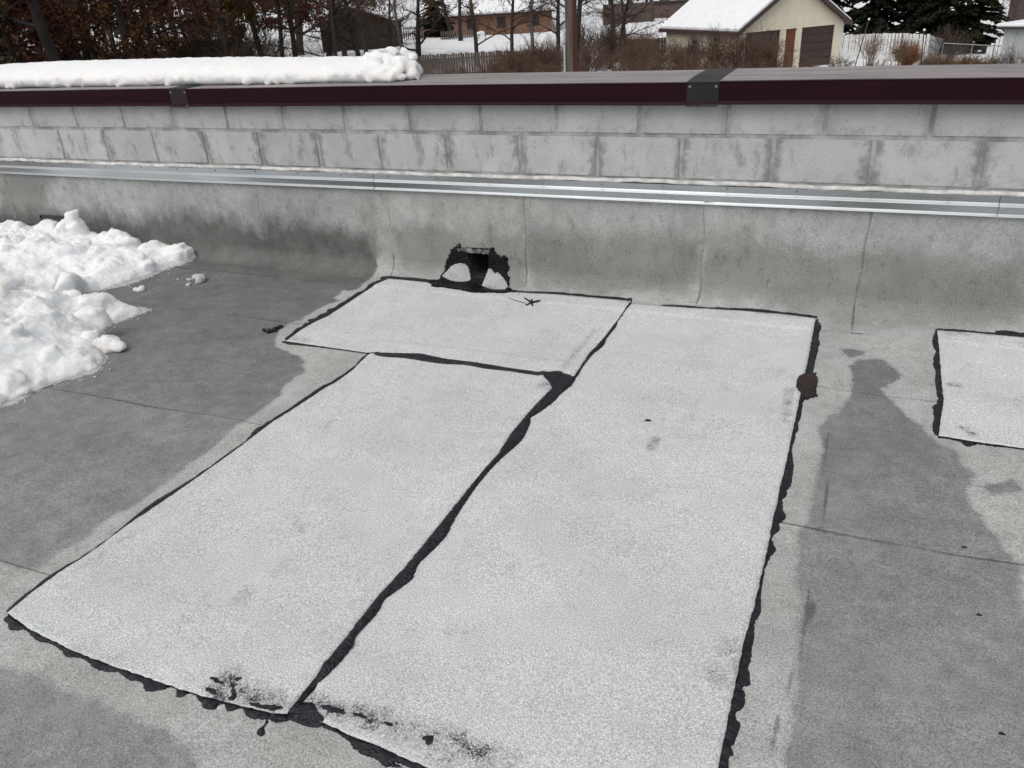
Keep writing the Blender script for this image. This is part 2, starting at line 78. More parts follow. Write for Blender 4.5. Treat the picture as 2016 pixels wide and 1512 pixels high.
# ------------------------------------------------------------------ helpers
COL = scene.collection
def obj(name, mesh, mat=None, parent=None, smooth=False):
    if isinstance(mesh, bmesh.types.BMesh):
        me = bpy.data.meshes.new(name); mesh.to_mesh(me); mesh.free(); mesh = me
    o = bpy.data.objects.new(name, mesh); COL.objects.link(o)
    if mat is not None:
        mesh.materials.clear(); mesh.materials.append(MAT[mat] if isinstance(mat, str) else mat)
    if parent is not None: o.parent = parent
    if smooth and len(mesh.polygons): mesh.polygons.foreach_set('use_smooth', [True]*len(mesh.polygons))
    return o
def tag(o, label, cat, group=None):
    o['label'] = label; o['category'] = cat
    if group: o['group'] = group
    return o
def thing(name, label, cat, loc=(0, 0, 0), rz=0.0, group=None):
    o = bpy.data.objects.new(name, None); COL.objects.link(o); o.location = loc; o.rotation_euler = (0, 0, rz); o.empty_display_size = 0.1
    return tag(o, label, cat, group)
def link_copy(name, src_mesh, parent, loc=(0, 0, 0), rot=(0, 0, 0), sc=(1, 1, 1)):
    o = bpy.data.objects.new(name, src_mesh); COL.objects.link(o); o.parent = parent
    o.location = loc; o.rotation_euler = rot; o.scale = sc
    return o
def mesh_of(name, V, F):
    me = bpy.data.meshes.new(name); me.from_pydata([tuple(map(float, v)) for v in V], [], [tuple(map(int, f)) for f in F]); me.update(); return me
def box(bm, x0, x1, y0, y1, z0, z1, bev=0.0):
    vs_ = [bm.verts.new(c) for c in ((x0,y0,z0),(x1,y0,z0),(x1,y1,z0),(x0,y1,z0),(x0,y0,z1),(x1,y0,z1),(x1,y1,z1),(x0,y1,z1))]
    fs = [bm.faces.new([vs_[i] for i in q]) for q in ((0,3,2,1),(4,5,6,7),(0,1,5,4),(1,2,6,5),(2,3,7,6),(3,0,4,7))]
    if bev: bmesh.ops.bevel(bm, geom=list({e for f in fs for e in f.edges}), offset=bev, segments=2, affect='EDGES', clamp_overlap=True)
    return fs
def bbox(x0, x1, y0, y1, z0, z1, bev=0.0):
    bm = bmesh.new(); box(bm, x0, x1, y0, y1, z0, z1, bev); return bm
def prism(bm, pts, d):                       # pts planar loop of Vectors, extruded by d
    a = [bm.verts.new(p) for p in pts]; b = [bm.verts.new(Vector(p)+Vector(d)) for p in pts]; n = len(a)
    bm.faces.new(a[::-1]); bm.faces.new(b)
    for i in range(n): bm.faces.new((a[i], a[(i+1) % n], b[(i+1) % n], b[i]))
    bmesh.ops.recalc_face_normals(bm, faces=bm.faces[:])
def sweep(name, prof_yz, x0, x1, nseg=1, cap=True, wob=None):   # profile (y,z) loop closed, swept along x
    V, F = [], []; n = len(prof_yz)
    for i in range(nseg+1):
        x = x0+(x1-x0)*i/nseg
        for (y, z) in prof_yz:
            dy, dz = wob(x, y, z) if wob else (0, 0)
            V.append((x, y+dy, z+dz))
    for i in range(nseg):
        for j in range(n):
            a = i*n+j; b = i*n+(j+1) % n; F.append((a, b, b+n, a+n))
    if cap: F.append(tuple(range(n))[::-1]); F.append(tuple(range(nseg*n, nseg*n+n)))
    me = mesh_of(name, V, F)
    bm = bmesh.new(); bm.from_mesh(me); bmesh.ops.recalc_face_normals(bm, faces=bm.faces[:]); bm.to_mesh(me); bm.free()
    return me
def tube_pts(V, F, pts, rad, n=5, cap=False):
    base = len(V); k = len(pts)
    for i, p in enumerate(pts):
        d = (pts[min(i+1, k-1)]-pts[max(i-1, 0)])
        if d.length < 1e-9: d = Vector((0, 0, 1))
        d.normalize(); a = d.orthogonal().normalized(); b = d.cross(a)
        for j in range(n):
            th = 2*math.pi*j/n; q = p+(a*math.cos(th)+b*math.sin(th))*rad[i]; V.append((q.x, q.y, q.z))
    for i in range(k-1):
        for j in range(n):
            F.append((base+i*n+j, base+i*n+(j+1) % n, base+(i+1)*n+(j+1) % n, base+(i+1)*n+j))
    if cap: F.append(tuple(base+j for j in range(n))[::-1]); F.append(tuple(base+(k-1)*n+j for j in range(n)))
# --- 2D polygons
def inside(P, poly):
    x, y = P[:, 0], P[:, 1]; res = np.zeros(len(P), bool); q = np.asarray(poly, float)
    x0, y0 = q[:, 0], q[:, 1]; x1, y1 = np.roll(x0, -1), np.roll(y0, -1)
    for a, b, c, d in zip(x0, y0, x1, y1):
        if b == d: continue
        m = ((b > y) != (d > y)) & (x < (c-a)*(y-b)/(d-b)+a); res ^= m
    return res
def seg_dist(P, q, closed=True):
    q = np.asarray(q, float); A = q if closed else q[:-1]; B = np.roll(q, -1, 0) if closed else q[1:]
    best = np.full(len(P), 1e9)
    for a, b in zip(A, B):
        ab = b-a; L = ab@ab
        if L < 1e-14: continue
        t = np.clip(((P-a)@ab)/L, 0, 1); d = P-a-t[:, None]*ab; best = np.minimum(best, (d*d).sum(1))
    return np.sqrt(best)
def sdf(P, poly):
    d = seg_dist(P, poly); return np.where(inside(P, poly), -d, d)
def sstep(a, b, x):
    t = np.clip((x-a)/(b-a), 0, 1); return t*t*(3-2*t)
def dens(pts, step, closed=True, smooth=False):
    pts = [np.array(p_, float) for p_ in pts]; n = len(pts); out = []
    for i in range(n if closed else n-1):
        a, b = pts[i], pts[(i+1) % n]; k = max(1, int(np.linalg.norm(b-a)/step+.5))
        pa = pts[(i-1) % n] if (closed or i > 0) else a; pb = pts[(i+2) % n] if (closed or i+2 < n) else b
        for j in range(k):
            t = j/k
            if smooth:
                out.append(.5*((2*a)+(b-pa)*t+(2*pa-5*a+4*b-pb)*t*t+(3*a-pa-3*b+pb)*t**3))
            else: out.append(a+(b-a)*t)
    if not closed: out.append(pts[-1])
    return out
# --- the developable sheet roof > cant > wall
RF, YW = 0.105, -0.008; T1 = YW-RF; T2 = T1+RF*math.pi/2
def und(x, t):
    return .6*(0.0030*np.sin(1.9*x+1.3*t+.4)*np.sin(2.3*t-.7*x)+0.0016*np.sin(5.1*x-3.7*t+1)+0.0010*np.sin(9.3*t+6.1*x))
def pos(x, t, h):
    x = np.asarray(x, float); t = np.asarray(t, float); h = np.asarray(h, float)+und(x, t)
    a = np.clip((t-T1)/RF, 0, math.pi/2)
    y = np.where(t < T1, t, np.where(t < T2, T1+RF*np.sin(a), YW)); z = np.where(t < T1, 0, np.where(t < T2, RF-RF*np.cos(a), RF+t-T2))
    return np.stack([x+0*t, y-h*np.sin(a), z+h*np.cos(a)], -1)
def set_attr(me, name, arr):
    at_ = me.attributes.new(name, 'FLOAT', 'POINT'); at_.data.foreach_set('value', np.asarray(arr, np.float32).ravel())
def sheet(name, poly, spacing, hfun, thick, hole=None, attrs=None, rng=None, jitter=0.0, smooth_poly=False, edge_mat=False):
    """a laid sheet / bead: polygon in (x,t) triangulated, lifted by hfun(P, dist_to_edge), with a skirt down"""
    rng = rng or np.random.RandomState(3)
    B = np.array(dens(poly, spacing, True, smooth_poly))
    if jitter: B = B+rng.normal(0, jitter, B.shape)
    H = np.array(dens(hole, spacing, True)) if hole is not None else np.zeros((0, 2))
    lo, hi = B.min(0), B.max(0); gx, gy = np.meshgrid(np.arange(lo[0], hi[0], spacing), np.arange(lo[1], hi[1], spacing))
    G = np.stack([gx.ravel(), gy.ravel()], 1)+rng.uniform(-.18, .18, (gx.size, 2))*spacing
    G = G[sdf(G, B) < -.55*spacing]
    if len(H): G = G[sdf(G, H) > .55*spacing]
    P = np.concatenate([B, H, G]); nb, nh = len(B), len(H)
    E = [(i, (i+1) % nb) for i in range(nb)]+[(nb+i, nb+(i+1) % nh) for i in range(nh)]
    r = geometry.delaunay_2d_cdt([Vector(p_) for p_ in P], E, [], 0, 1e-7)
    P2 = np.array([tuple(v) for v in r[0]]); F = np.array([f for f in r[2] if len(f) == 3])
    c = P2[F].mean(1); keep = inside(c, B)
    if len(H): keep &= ~inside(c, H)
    F = F[keep]
    d = seg_dist(P2, B)
    if len(H): d = np.minimum(d, seg_dist(P2, H))
    h = hfun(P2, d); top = pos(P2[:, 0], P2[:, 1], h)
    cnt = {}
    for f in F:
        for k in range(3):
            e = (f[k], f[(k+1) % 3]); cnt[e] = 1
    be = [e for e in cnt if (e[1], e[0]) not in cnt]
    ids = sorted({i for e in be for i in e}); mp = {i: len(P2)+k for k, i in enumerate(ids)}
    low = pos(P2[ids, 0], P2[ids, 1], h[ids]-thick)
    V = np.concatenate([top, low]); faces = [tuple(f) for f in F]+[(e[1], e[0], mp[e[0]], mp[e[1]]) for e in be]
    me = mesh_of(name, V, faces)
    nrm = np.zeros(3)
    me.update()
    if sum(p_.normal.z-p_.normal.y for p_ in me.polygons[:len(F)]) < 0: me.flip_normals()
    allP = np.concatenate([P2, P2[ids]])
    if attrs:
        for k, fn in attrs.items(): set_attr(me, k, fn(allP))
    me.polygons.foreach_set('use_smooth', [True]*len(F)+[False]*(len(faces)-len(F)))
    me['tops'] = len(F)
    return me
def ribbon(inner, outer, tuck=0.006, scal=.0):
    A = np.array(dens(inner, .02, False)); Bq = np.array(dens(outer, .012 if not scal else .005, False, True))
    if scal:
        s_ = np.concatenate([[0], np.cumsum(np.linalg.norm(np.diff(Bq, axis=0), axis=1))]); ph_ = s_/.042+2.6*np.sin(s_/.13)+1.7*np.sin(s_/.061+1)
        for i in range(1, len(Bq)-1):
            k = np.argmin(((A-Bq[i])**2).sum(1)); v = Bq[i]-A[k]; l = np.linalg.norm(v)
            if l > 1e-6: Bq[i] = Bq[i]+v/l*scal*(abs(math.sin(ph_[i]))**.7-.30)*min(1, l/.012)
    # push inner edge away from outer so it slides under the sheet
    c = []
    for a in A:
        k = np.argmin(((Bq-a)**2).sum(1)); v = a-Bq[k]; l = np.linalg.norm(v); c.append(a+(v/l*tuck if l > 1e-6 else 0))
    return np.concatenate([np.array(c), Bq[::-1]])
# ------------------------------------------------------------------ materials
MAT = {}
class NT:
    def __init__(s, name):
        m = bpy.data.materials.new(name); m.use_nodes = True; s.m = m; s.t = m.node_tree; s.t.nodes.clear(); MAT[name] = m
        s.out = s.t.nodes.new('ShaderNodeOutputMaterial'); s.b = s.t.nodes.new('ShaderNodeBsdfPrincipled'); s.t.links.new(s.b.outputs[0], s.out.inputs[0])
        s.tc = s.t.nodes.new('ShaderNodeTexCoord')
    def n(s, ty, **kw):
        nd = s.t.nodes.new(ty)
        for k, v in kw.items(): setattr(nd, k, v)
        return nd
    def put(s, sock, v):
        if hasattr(v, 'is_output') or isinstance(v, bpy.types.NodeSocket): s.t.links.new(v, sock)
        elif isinstance(v, (tuple, list)) and sock.type == 'RGBA' and len(v) == 3: sock.default_value = (*v, 1)
        else: sock.default_value = v
    def set(s, k, v): s.put(s.b.inputs[k], v); return s
    def coord(s, scale=(1, 1, 1), src='Object'):
        mp = s.n('ShaderNodeMapping'); s.t.links.new(s.tc.outputs[src], mp.inputs['Vector']); mp.inputs['Scale'].default_value = scale; return mp.outputs[0]
    def noise(s, scale, detail=3, rough=.55, co=None, dist=0.0):
        nd = s.n('ShaderNodeTexNoise'); nd.inputs['Scale'].default_value = scale; nd.inputs['Detail'].default_value = detail; nd.inputs['Roughness'].default_value = rough; nd.inputs['Distortion'].default_value = dist
        s.t.links.new(co if co is not None else s.tc.outputs['Object'], nd.inputs['Vector']); return nd.outputs['Fac']
    def voro(s, scale, co=None, feature='F1', out='Distance'):
        nd = s.n('ShaderNodeTexVoronoi', feature=feature); nd.inputs['Scale'].default_value = scale
        s.t.links.new(co if co is not None else s.tc.outputs['Object'], nd.inputs['Vector']); return nd.outputs[out]
    def math(s, op, a, b=None, c=None, clamp=False):
        nd = s.n('ShaderNodeMath', operation=op, use_clamp=clamp); s.put(nd.inputs[0], a)
        if b is not None: s.put(nd.inputs[1], b)
        if c is not None: s.put(nd.inputs[2], c)
        return nd.outputs[0]
    def step(s, x, a, b, lo=0.0, hi=1.0):
        nd = s.n('ShaderNodeMapRange', interpolation_type='SMOOTHSTEP', clamp=True); s.put(nd.inputs[0], x)
        for i, v in zip((1, 2, 3, 4), (a, b, lo, hi)): s.put(nd.inputs[i], v)
        if a > b:
            nd.inputs[1].default_value = b; nd.inputs[2].default_value = a; nd.inputs[3].default_value = hi; nd.inputs[4].default_value = lo
        return nd.outputs[0]
    def mix(s, f, a, b, blend='MIX'):
        nd = s.n('ShaderNodeMix', data_type='RGBA', blend_type=blend); s.put(nd.inputs[0], f); s.put(nd.inputs[6], a); s.put(nd.inputs[7], b); return nd.outputs[2]
    def scale(s, col, f):                                   # colour * scalar
        nd = s.n('ShaderNodeVectorMath', operation='SCALE'); s.put(nd.inputs[0], col); s.put(nd.inputs[3], f); return nd.outputs[0]
    def attr(s, name):
        nd = s.n('ShaderNodeAttribute', attribute_name=name); return nd.outputs['Fac']
    def sep(s):
        nd = s.n('ShaderNodeSeparateXYZ'); s.t.links.new(s.tc.outputs['Object'], nd.inputs[0]); return nd.outputs
    def bump(s, h, strength=.3, dist=.01):
        nd = s.n('ShaderNodeBump'); nd.inputs['Strength'].default_value = strength; nd.inputs['Distance'].default_value = dist; s.put(nd.inputs['Height'], h); s.t.links.new(nd.outputs[0], s.b.inputs['Normal']); return s
    def ramp(s, f, stops):
        nd = s.n('ShaderNodeValToRGB'); s.put(nd.inputs[0], f); cr = nd.color_ramp
        while len(cr.elements) < len(stops): cr.elements.new(.5)
        for e, (p_, c) in zip(cr.elements, stops): e.position = p_; e.color = (*c, 1)
        return nd.outputs[0]
def simple(name, col, rough=.7, var=.25, scale=8.0, metal=0.0, bump=0.0, bscale=40.0, spec=.5):
    q = NT(name); f = q.noise(scale, 4); c = q.scale(tuple(col), q.step(f, .25, .75, 1-var, 1+var)); q.set('Base Color', c).set('Roughness', rough).set('Metallic', metal).set('Specular IOR Level', spec)
    if bump: q.bump(q.noise(bscale, 4), bump, .02)
    return q
def membrane(name, dry, wet, GLO, GHI):
    q = NT(name); xyz = q.sep()
    big = q.noise(2.2, 4, .6); mid = q.noise(13, 8, .74); fine = q.noise(200, 3, .7); gran = q.noise(520, 1, .5)
    jag = q.math('ADD', q.math('MULTIPLY', q.math('SUBTRACT', q.noise(14, 5, .65), .5), .055), q.math('MULTIPLY', q.math('SUBTRACT', q.noise(75, 3, .6), .5), .02))
    strk = q.math('MULTIPLY', q.math('SUBTRACT', q.noise(1.0, 5, .65, q.coord((9, 9, 5))), .5), .24)
    onw = q.step(xyz[2], .06, .16)
    d = q.math('ADD', q.attr('wet'), q.math('ADD', jag, q.math('MULTIPLY', strk, onw)))
    sharp = q.math('MULTIPLY_ADD', onw, .055, .006)
    wm = q.math('SUBTRACT', 1.0, q.math('MULTIPLY_ADD', q.math('DIVIDE', d, sharp), .5, .5, clamp=True))
    dm = q.math('ADD', q.attr('mild'), q.math('ADD', q.math('MULTIPLY', strk, .6), q.math('MULTIPLY', jag, 1.6)))
    mm = q.math('MULTIPLY', q.step(dm, .05, -.07), .9)
    # dry colour
    c1 = q.mix(q.step(big, .35, .68), tuple(v*.88 for v in dry), tuple(v*1.08 for v in dry))
    tint = q.mix(q.step(q.noise(1.1, 3), .4, .65), (1, 1, 1), (.96, 1.0, 1.0))
    c1 = q.mix(1.0, c1, tint, 'MULTIPLY')
    c1 = q.scale(c1, q.step(mid, .3, .7, .86, 1.10)); c1 = q.scale(c1, q.math('MULTIPLY_ADD', q.math('MULTIPLY', onw, q.step(q.noise(5, 8, .72, q.coord((1, 1, .6))), .48, .66)), -.11, 1.0))
    c1 = q.mix(mm, c1, q.scale(tuple(v*.98 for v in wet), q.step(q.noise(3.0, 4), .3, .7, .85, 1.2)))
    wv = q.step(q.noise(3.6, 10, .80), .3, .70, .80, 1.18)
    c2 = q.scale(q.scale(tuple(wet), wv), q.step(mid, .3, .72, .84, 1.16))
    c2 = q.scale(c2, q.step(q.math('ADD', xyz[1], q.math('MULTIPLY', xyz[0], -.22)), -2.6, .3, 1.0, .60))       # wetter towards the drain side
    c = q.mix(wm, c1, c2)
    # scuffs and rain streaks
    sc = q.step(q.noise(24, 5, .75, q.coord((1, 2.4, .6))), .53, .74, 1.0, .66)
    c = q.scale(c, sc)
    st2 = q.step(q.noise(1, 4, .6, q.coord((5, 5, .6))), .45, .72, 1.0, .86); c = q.scale(c, q.math('MULTIPLY_ADD', q.math('SUBTRACT', st2, 1.0), onw, 1.0))
    c = q.scale(c, q.step(fine, .26, .74, GLO, GHI)); c = q.scale(c, q.step(gran, .25, .75, .78, 1.22))
    tide = q.step(q.math('ABSOLUTE', q.math('SUBTRACT', d, .006)), .0, .012, .90, 1.0); c = q.scale(c, tide)
    grit = q.math('MULTIPLY', q.step(q.voro(48), .085, .05), q.step(q.noise(7, 3), .5, .58)); c = q.scale(c, q.math('MULTIPLY_ADD', grit, -.6, 1.0))
    # wrinkle lines, plus lap shadow drawn as dark lines along the seams
    cr = q.step(q.math('ADD', q.attr('crack_lap_shade'), q.math('MULTIPLY', q.math('SUBTRACT', q.noise(45, 3), .5), .012)), .0085, .001)
    cr = q.math('MULTIPLY', cr, q.step(q.noise(3.4, 4, .7), .32, .55)); c = q.scale(c, q.math('MULTIPLY_ADD', q.math('MULTIPLY', cr, q.math('MULTIPLY_ADD', onw, -.45, 1.0)), -.5, 1.0))
    q.set('Base Color', c).set('Roughness', q.math('MULTIPLY_ADD', wm, q.math('MULTIPLY', q.step(q.noise(4, 5, .6), .35, .65), -.3), .9)).set('Specular IOR Level', .4)
    q.bump(q.math('ADD', q.math('MULTIPLY', fine, .6), q.math('ADD', q.math('MULTIPLY', mid, .8), q.math('MULTIPLY', cr, -1.2))), .35, .004)
membrane('old_membrane', (.410, .403, .390), (.240, .246, .245), .60, 1.45)
membrane('old_flashing', (.395, .393, .382), (.225, .224, .214), .74, 1.28)
def capsheet(name, k=1.0):
    q = NT(name); fine = q.noise(225, 3, .75); gran = q.noise(480, 2, .6); big = q.noise(1.7, 4); mid = q.noise(9, 4, .6)
    c = q.scale((.592*k, .604*k, .606*k), q.step(big, .3, .7, .94, 1.05)); c = q.scale(c, q.step(mid, .25, .75, .95, 1.04))
    c = q.mix(1.0, c, q.mix(q.step(q.noise(2.3, 3), .45, .7), (1, 1, 1), (.985, 1.0, .97)), 'MULTIPLY')
    c = q.scale(c, q.step(fine, .27, .73, .58, 1.40)); c = q.scale(c, q.step(gran, .25, .75, .66, 1.34))
    pep = q.step(q.voro(210), .16, .08); pepm = q.math('MULTIPLY', pep, q.step(q.noise(35, 2), .52, .6)); c = q.scale(c, q.math('MULTIPLY_ADD', pepm, -.45, 1.0))
    sm = q.math('ADD', q.attr('smear'), q.math('ADD', q.math('MULTIPLY', q.math('SUBTRACT', q.noise(190, 4, .75), .5), 2.2), q.math('MULTIPLY', q.math('SUBTRACT', q.noise(26, 4, .65), .5), 1.5)))
    smm = q.math('MULTIPLY', q.step(sm, .60, 1.15), q.step(q.attr('smear'), .06, .3))
    faint = q.math('MULTIPLY', q.step(q.noise(5, 5, .7, None, .8), .56, .70), q.step(q.noise(70, 4, .7), .46, .62)); c = q.scale(c, q.math('MULTIPLY_ADD', faint, -.30, 1.0))
    drag = q.math('MULTIPLY', q.step(q.noise(1, 4, .7, q.coord((34, 7, 7))), .64, .72), q.step(q.noise(2.4, 3), .52, .62)); c = q.scale(c, q.math('MULTIPLY_ADD', drag, -.22, 1.0))
    soft = q.step(q.math('ADD', q.attr('smear'), q.math('MULTIPLY', q.math('SUBTRACT', q.noise(48, 5, .72), .5), 1.2)), .30, .62); soft = q.math('MULTIPLY', soft, q.step(q.attr('smear'), .05, .25)); c = q.scale(c, q.math('MULTIPLY_ADD', q.math('MULTIPLY', soft, q.step(q.noise(150, 3, .7), .35, .62)), -.30, 1.0))
    c = q.mix(smm, c, (.022, .022, .025))
    q.set('Base Color', c).set('Roughness', .88).set('Specular IOR Level', .35)
    q.bump(q.math('ADD', q.math('ADD', fine, q.math('MULTIPLY', gran, .5)), q.math('MULTIPLY', q.noise(3.2, 3, .5), 9.0)), .5, .003)
capsheet('cap_sheet'); capsheet('corner_sheet', .70)
def tarmat(name, col, rough, spec=.38):
    q = NT(name); f = q.noise(18, 4); c = q.scale(col, q.step(f, .3, .7, .7, 1.35)); q.set('Base Color', c).set('Roughness', q.step(q.noise(22, 4, .65), .3, .7, rough-.14, rough+.2)).set('Specular IOR Level', spec)
    q.bump(q.math('ADD', q.noise(75, 4, .65), q.math('MULTIPLY', q.noise(22, 3, .6, None, 1.6), 2.2)), .9, .008)
tarmat('tar', (.0070, .0080, .0130), .34, .45); tarmat('tar_black', (.0035, .0040, .0065), .42, .22); tarmat('brown_tar', (.034, .022, .021), .7)
# snow
def snowmat(name, col, sss=.85, dirt=0.0):
    q = NT(name); c = q.scale(col, q.step(q.noise(7, 4), .3, .7, .96, 1.02))
    if dirt:
        c = q.mix(q.math('MULTIPLY', q.step(q.noise(4.0, 5, .65), .56, .74), dirt), c, (.45, .42, .40))
        c = q.mix(q.math('MULTIPLY', q.step(q.noise(160, 1), .735, .75), .8), c, (.12, .1, .08))
    q.set('Base Color', c).set('Roughness', .75).set('Specular IOR Level', .3).set('Subsurface Weight', sss).set('Subsurface Scale', .07)
    q.b.inputs['Subsurface Radius'].default_value = (.8, 1.0, 1.2)
    q.bump(q.math('ADD', q.noise(34, 6, .7), q.math('MULTIPLY', q.noise(140, 4, .75), .8)), .6, .012)
snowmat('snow', (.91, .92, .93), dirt=.12); snowmat('snow_clean', (.92, .925, .93)); snowmat('slush', (.50, .51, .52), .3, .6)
# painted block
q = NT('painted_block'); xyz = q.sep(); big = q.noise(3, 4); fine = q.noise(240, 3, .65); pit = q.voro(150)
info = q.n('ShaderNodeObjectInfo'); rnd = info.outputs['Random']
wco = q.n('ShaderNodeNewGeometry').outputs['Position']; mpz = q.n('ShaderNodeMapping'); q.t.links.new(wco, mpz.inputs[0]); mpz.inputs['Scale'].default_value = (1, 1, .45); wsz = mpz.outputs[0]
c = q.scale((.465, .469, .47), q.math('MULTIPLY_ADD', rnd, .09, .955)); c = q.scale(c, q.step(q.noise(5, 4, .6, wco), .3, .7, .9, 1.07))
ex = q.math('ABSOLUTE', xyz[0])                                          # distance from the block's centre line
edge = q.step(q.math('ADD', ex, q.math('MULTIPLY', q.math('SUBTRACT', q.noise(16, 4, .6, wco), .5), .16)), .145, .195)
st = q.math('MULTIPLY', edge, q.step(q.noise(3.2, 5, .6, wco), .40, .53))
blot = q.math('MULTIPLY', q.step(q.noise(11, 5, .65, wsz), .52, .68), q.step(q.noise(150, 3, .6, wco), .30, .60))
st = q.math('MAXIMUM', q.math('MULTIPLY', st, .9), q.math('MULTIPLY', blot, .85))
wz = q.n('ShaderNodeSeparateXYZ'); q.t.links.new(wco, wz.inputs[0]); st = q.math('MULTIPLY', st, q.step(wz.outputs[2], .77, .83, 1.0, .5)); q_s = q.math('MULTIPLY', q.step(xyz[2], -.02, -.1), q.step(q.noise(13, 4, .6, wco), .50, .64)); st = q.math('MAXIMUM', st, q.math('MULTIPLY', q_s, .55))
c = q.mix(st, c, q.mix(1.0, q.scale(c, .48), (1.03, 1.0, .96), 'MULTIPLY')); c = q.scale(c, q.step(fine, .25, .75, .84, 1.14)); c = q.scale(c, q.step(pit, .02, .12, .72, 1.0))
pore = q.step(q.noise(105, 3, .6, wco), .60, .70); c = q.scale(c, q.math('MULTIPLY_ADD', pore, -.38, 1.0)); rust = q.math('MULTIPLY', q.step(q.noise(4.2, 3, .5, wco), .69, .76), .4); c = q.mix(rust, c, (.30, .22, .19))
q.set('Base Color', c).set('Roughness', .88).set('Specular IOR Level', .3)
q.bump(q.math('ADD', q.math('MULTIPLY', q.noise(70, 5, .65, wco), 1.0), q.math('MULTIPLY', q.step(pit, .0, .2), .3)), .55, .006)
q = NT('mortar'); c = q.scale((.40, .402, .40), q.step(q.noise(5, 5, .65), .35, .66, .5, 1.12)); q.set('Base Color', c).set('Roughness', .9); q.bump(q.noise(120, 4), .5, .004)
# coping metal
q = NT('maroon_metal'); f = q.noise(5, 4, .6, q.coord((.5, 3, 3))); 
cp = q.mix(q.step(f, .35, .7), (.0135, .0020, .0042), (.0180, .0034, .0058)); nz = q.n('ShaderNodeNewGeometry'); sp = q.n('ShaderNodeSeparateXYZ'); q.t.links.new(nz.outputs['Normal'], sp.inputs[0])
sky_sheen = q.math('MULTIPLY', q.math('MULTIPLY', q.step(sp.outputs[2], .5, .9), q.step(q.sep()[2], .99, 1.0)), q.step(q.noise(3, 5, .65, q.coord((.6, 4, 1))), .25, .7, .45, .8)); cp = q.mix(sky_sheen, cp, (.40, .36, .36))  # sky reflection on the coping's top face, painted in as a paler colour
q.set('Base Color', cp).set('Roughness', q.step(q.noise(9, 4), .3, .7, .42, .58)).set('Specular IOR Level', q.math('MULTIPLY_ADD', sky_sheen, .35, .12)); q.bump(q.noise(2.2, 3), .12, .02)
simple('cover_metal', (.016, .016, .017), .5, .2, 6, spec=.25); simple('cover_metal_maroon', (.022, .013, .016), .5, .2, 6, spec=.25)
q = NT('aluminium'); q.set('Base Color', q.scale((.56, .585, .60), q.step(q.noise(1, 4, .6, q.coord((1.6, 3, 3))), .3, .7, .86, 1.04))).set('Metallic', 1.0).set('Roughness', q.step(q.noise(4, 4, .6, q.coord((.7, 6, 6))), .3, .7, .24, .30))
q = NT('aluminium_lit_lip'); q.set('Base Color', q.scale((.66, .68, .69), q.step(q.noise(1, 4, .6, q.coord((1.4, 2, 2))), .3, .7, .84, 1.06))).set('Metallic', 1.0).set('Roughness', .42)  # paler copy of the flats' aluminium: the lips' sky highlight put into colour
simple('screw_metal', (.22, .22, .22), .45, .3, 60, .7); simple('white_sealant', (.55, .54, .52), .8, .3, 18, bump=.4, bscale=60)
simple('zinc_paint', (.15, .15, .148), .6, .8, 30, bump=.6); simple('dark_liner', (.040, .040, .041), .75, .4, 25, bump=.3)
simple('deck_concrete', (.3, .3, .3), .9, .2, 3)
# ------------------------------------------------------------------ the roof
WETS = [WET_LEFT, WET_RIGHT, WET_FRONT]+WET_SPOTS
def f_wet(P):
    d = np.full(len(P), 1.0)
    for w in WETS: d = np.minimum(d, sdf(P, w))
    return np.clip(d, -.3, .3)
def f_mild(P):
    d = np.full(len(P), 1.0)
    for w in MILD: d = np.minimum(d, sdf(P, w))
    return np.clip(d, -.3, .3)
def f_crack_lap_shade(P):
    d = np.full(len(P), 1.0)
    for w in CRACKS_LAP_SHADE: d = np.minimum(d, seg_dist(P, w, False))
    return np.clip(d, 0, .3)
def grid_sheet(name, xs, ts, hf, mat, parent, thick, drop=None, xw=None):
    X, T = np.meshgrid(xs, ts, indexing='ij'); Xs = X+(xw(X, T) if xw else 0)
    P = np.stack([Xs.ravel(), T.ravel()], 1); h = hf(Xs, T).ravel(); V = pos(P[:, 0], P[:, 1], h)
    nx, nt = len(xs), len(ts); idx = np.arange(nx*nt).reshape(nx, nt)
    Q = np.stack([idx[:-1, :-1], idx[1:, :-1], idx[1:, 1:], idx[:-1, 1:]], -1).reshape(-1, 4)
    if drop is not None: Q = Q[~drop(P[Q].mean(1))]
    ring = np.concatenate([idx[:, 0], idx[-1, 1:], idx[-2::-1, -1], idx[0, -2:0:-1]])
    low = pos(P[ring, 0], P[ring, 1], h[ring]-thick); n0 = len(V); k = len(ring)
    F = [tuple(f) for f in Q]+[(ring[(i+1) % k], ring[i], n0+i, n0+(i+1) % k) for i in range(k)]
    me = mesh_of(name, np.concatenate([V, low]), F); A = np.concatenate([P, P[ring]])
    set_attr(me, 'wet', f_wet(A)); set_attr(me, 'mild', f_mild(A)); set_attr(me, 'crack_lap_shade', f_crack_lap_shade(A))
    me.polygons.foreach_set('use_smooth', [True]*len(Q)+[False]*k)
    return obj(name, me, mat, parent)
bm = bmesh.new(); box(bm, -9, 6.5, -9, -0.3, -5.2, -.03); box(bm, -9, 6.5, -.3, .43, -5.2, -.05)
deck = obj('roof_deck', bm, 'deck_concrete'); deck['kind'] = 'structure'; deck['label'] = 'flat roof of old grey mineral membrane with lap seams'
SEAMS = [T1+.01, -0.80, -1.712, -2.635, -3.55, -4.6]
rs = np.random.RandomState(11)
SEAM_PH = rs.uniform(0, 6, 5); VS = [-5.4, -4.45, -3.545, -2.26, -1.352, -.530, .382, 1.098, 2.0, 2.9]; VS_PH = rs.uniform(0, 6, 9)
wander = lambda x, ph: .007*np.sin(2.1*x+ph)+.004*np.sin(9*x+2*ph)
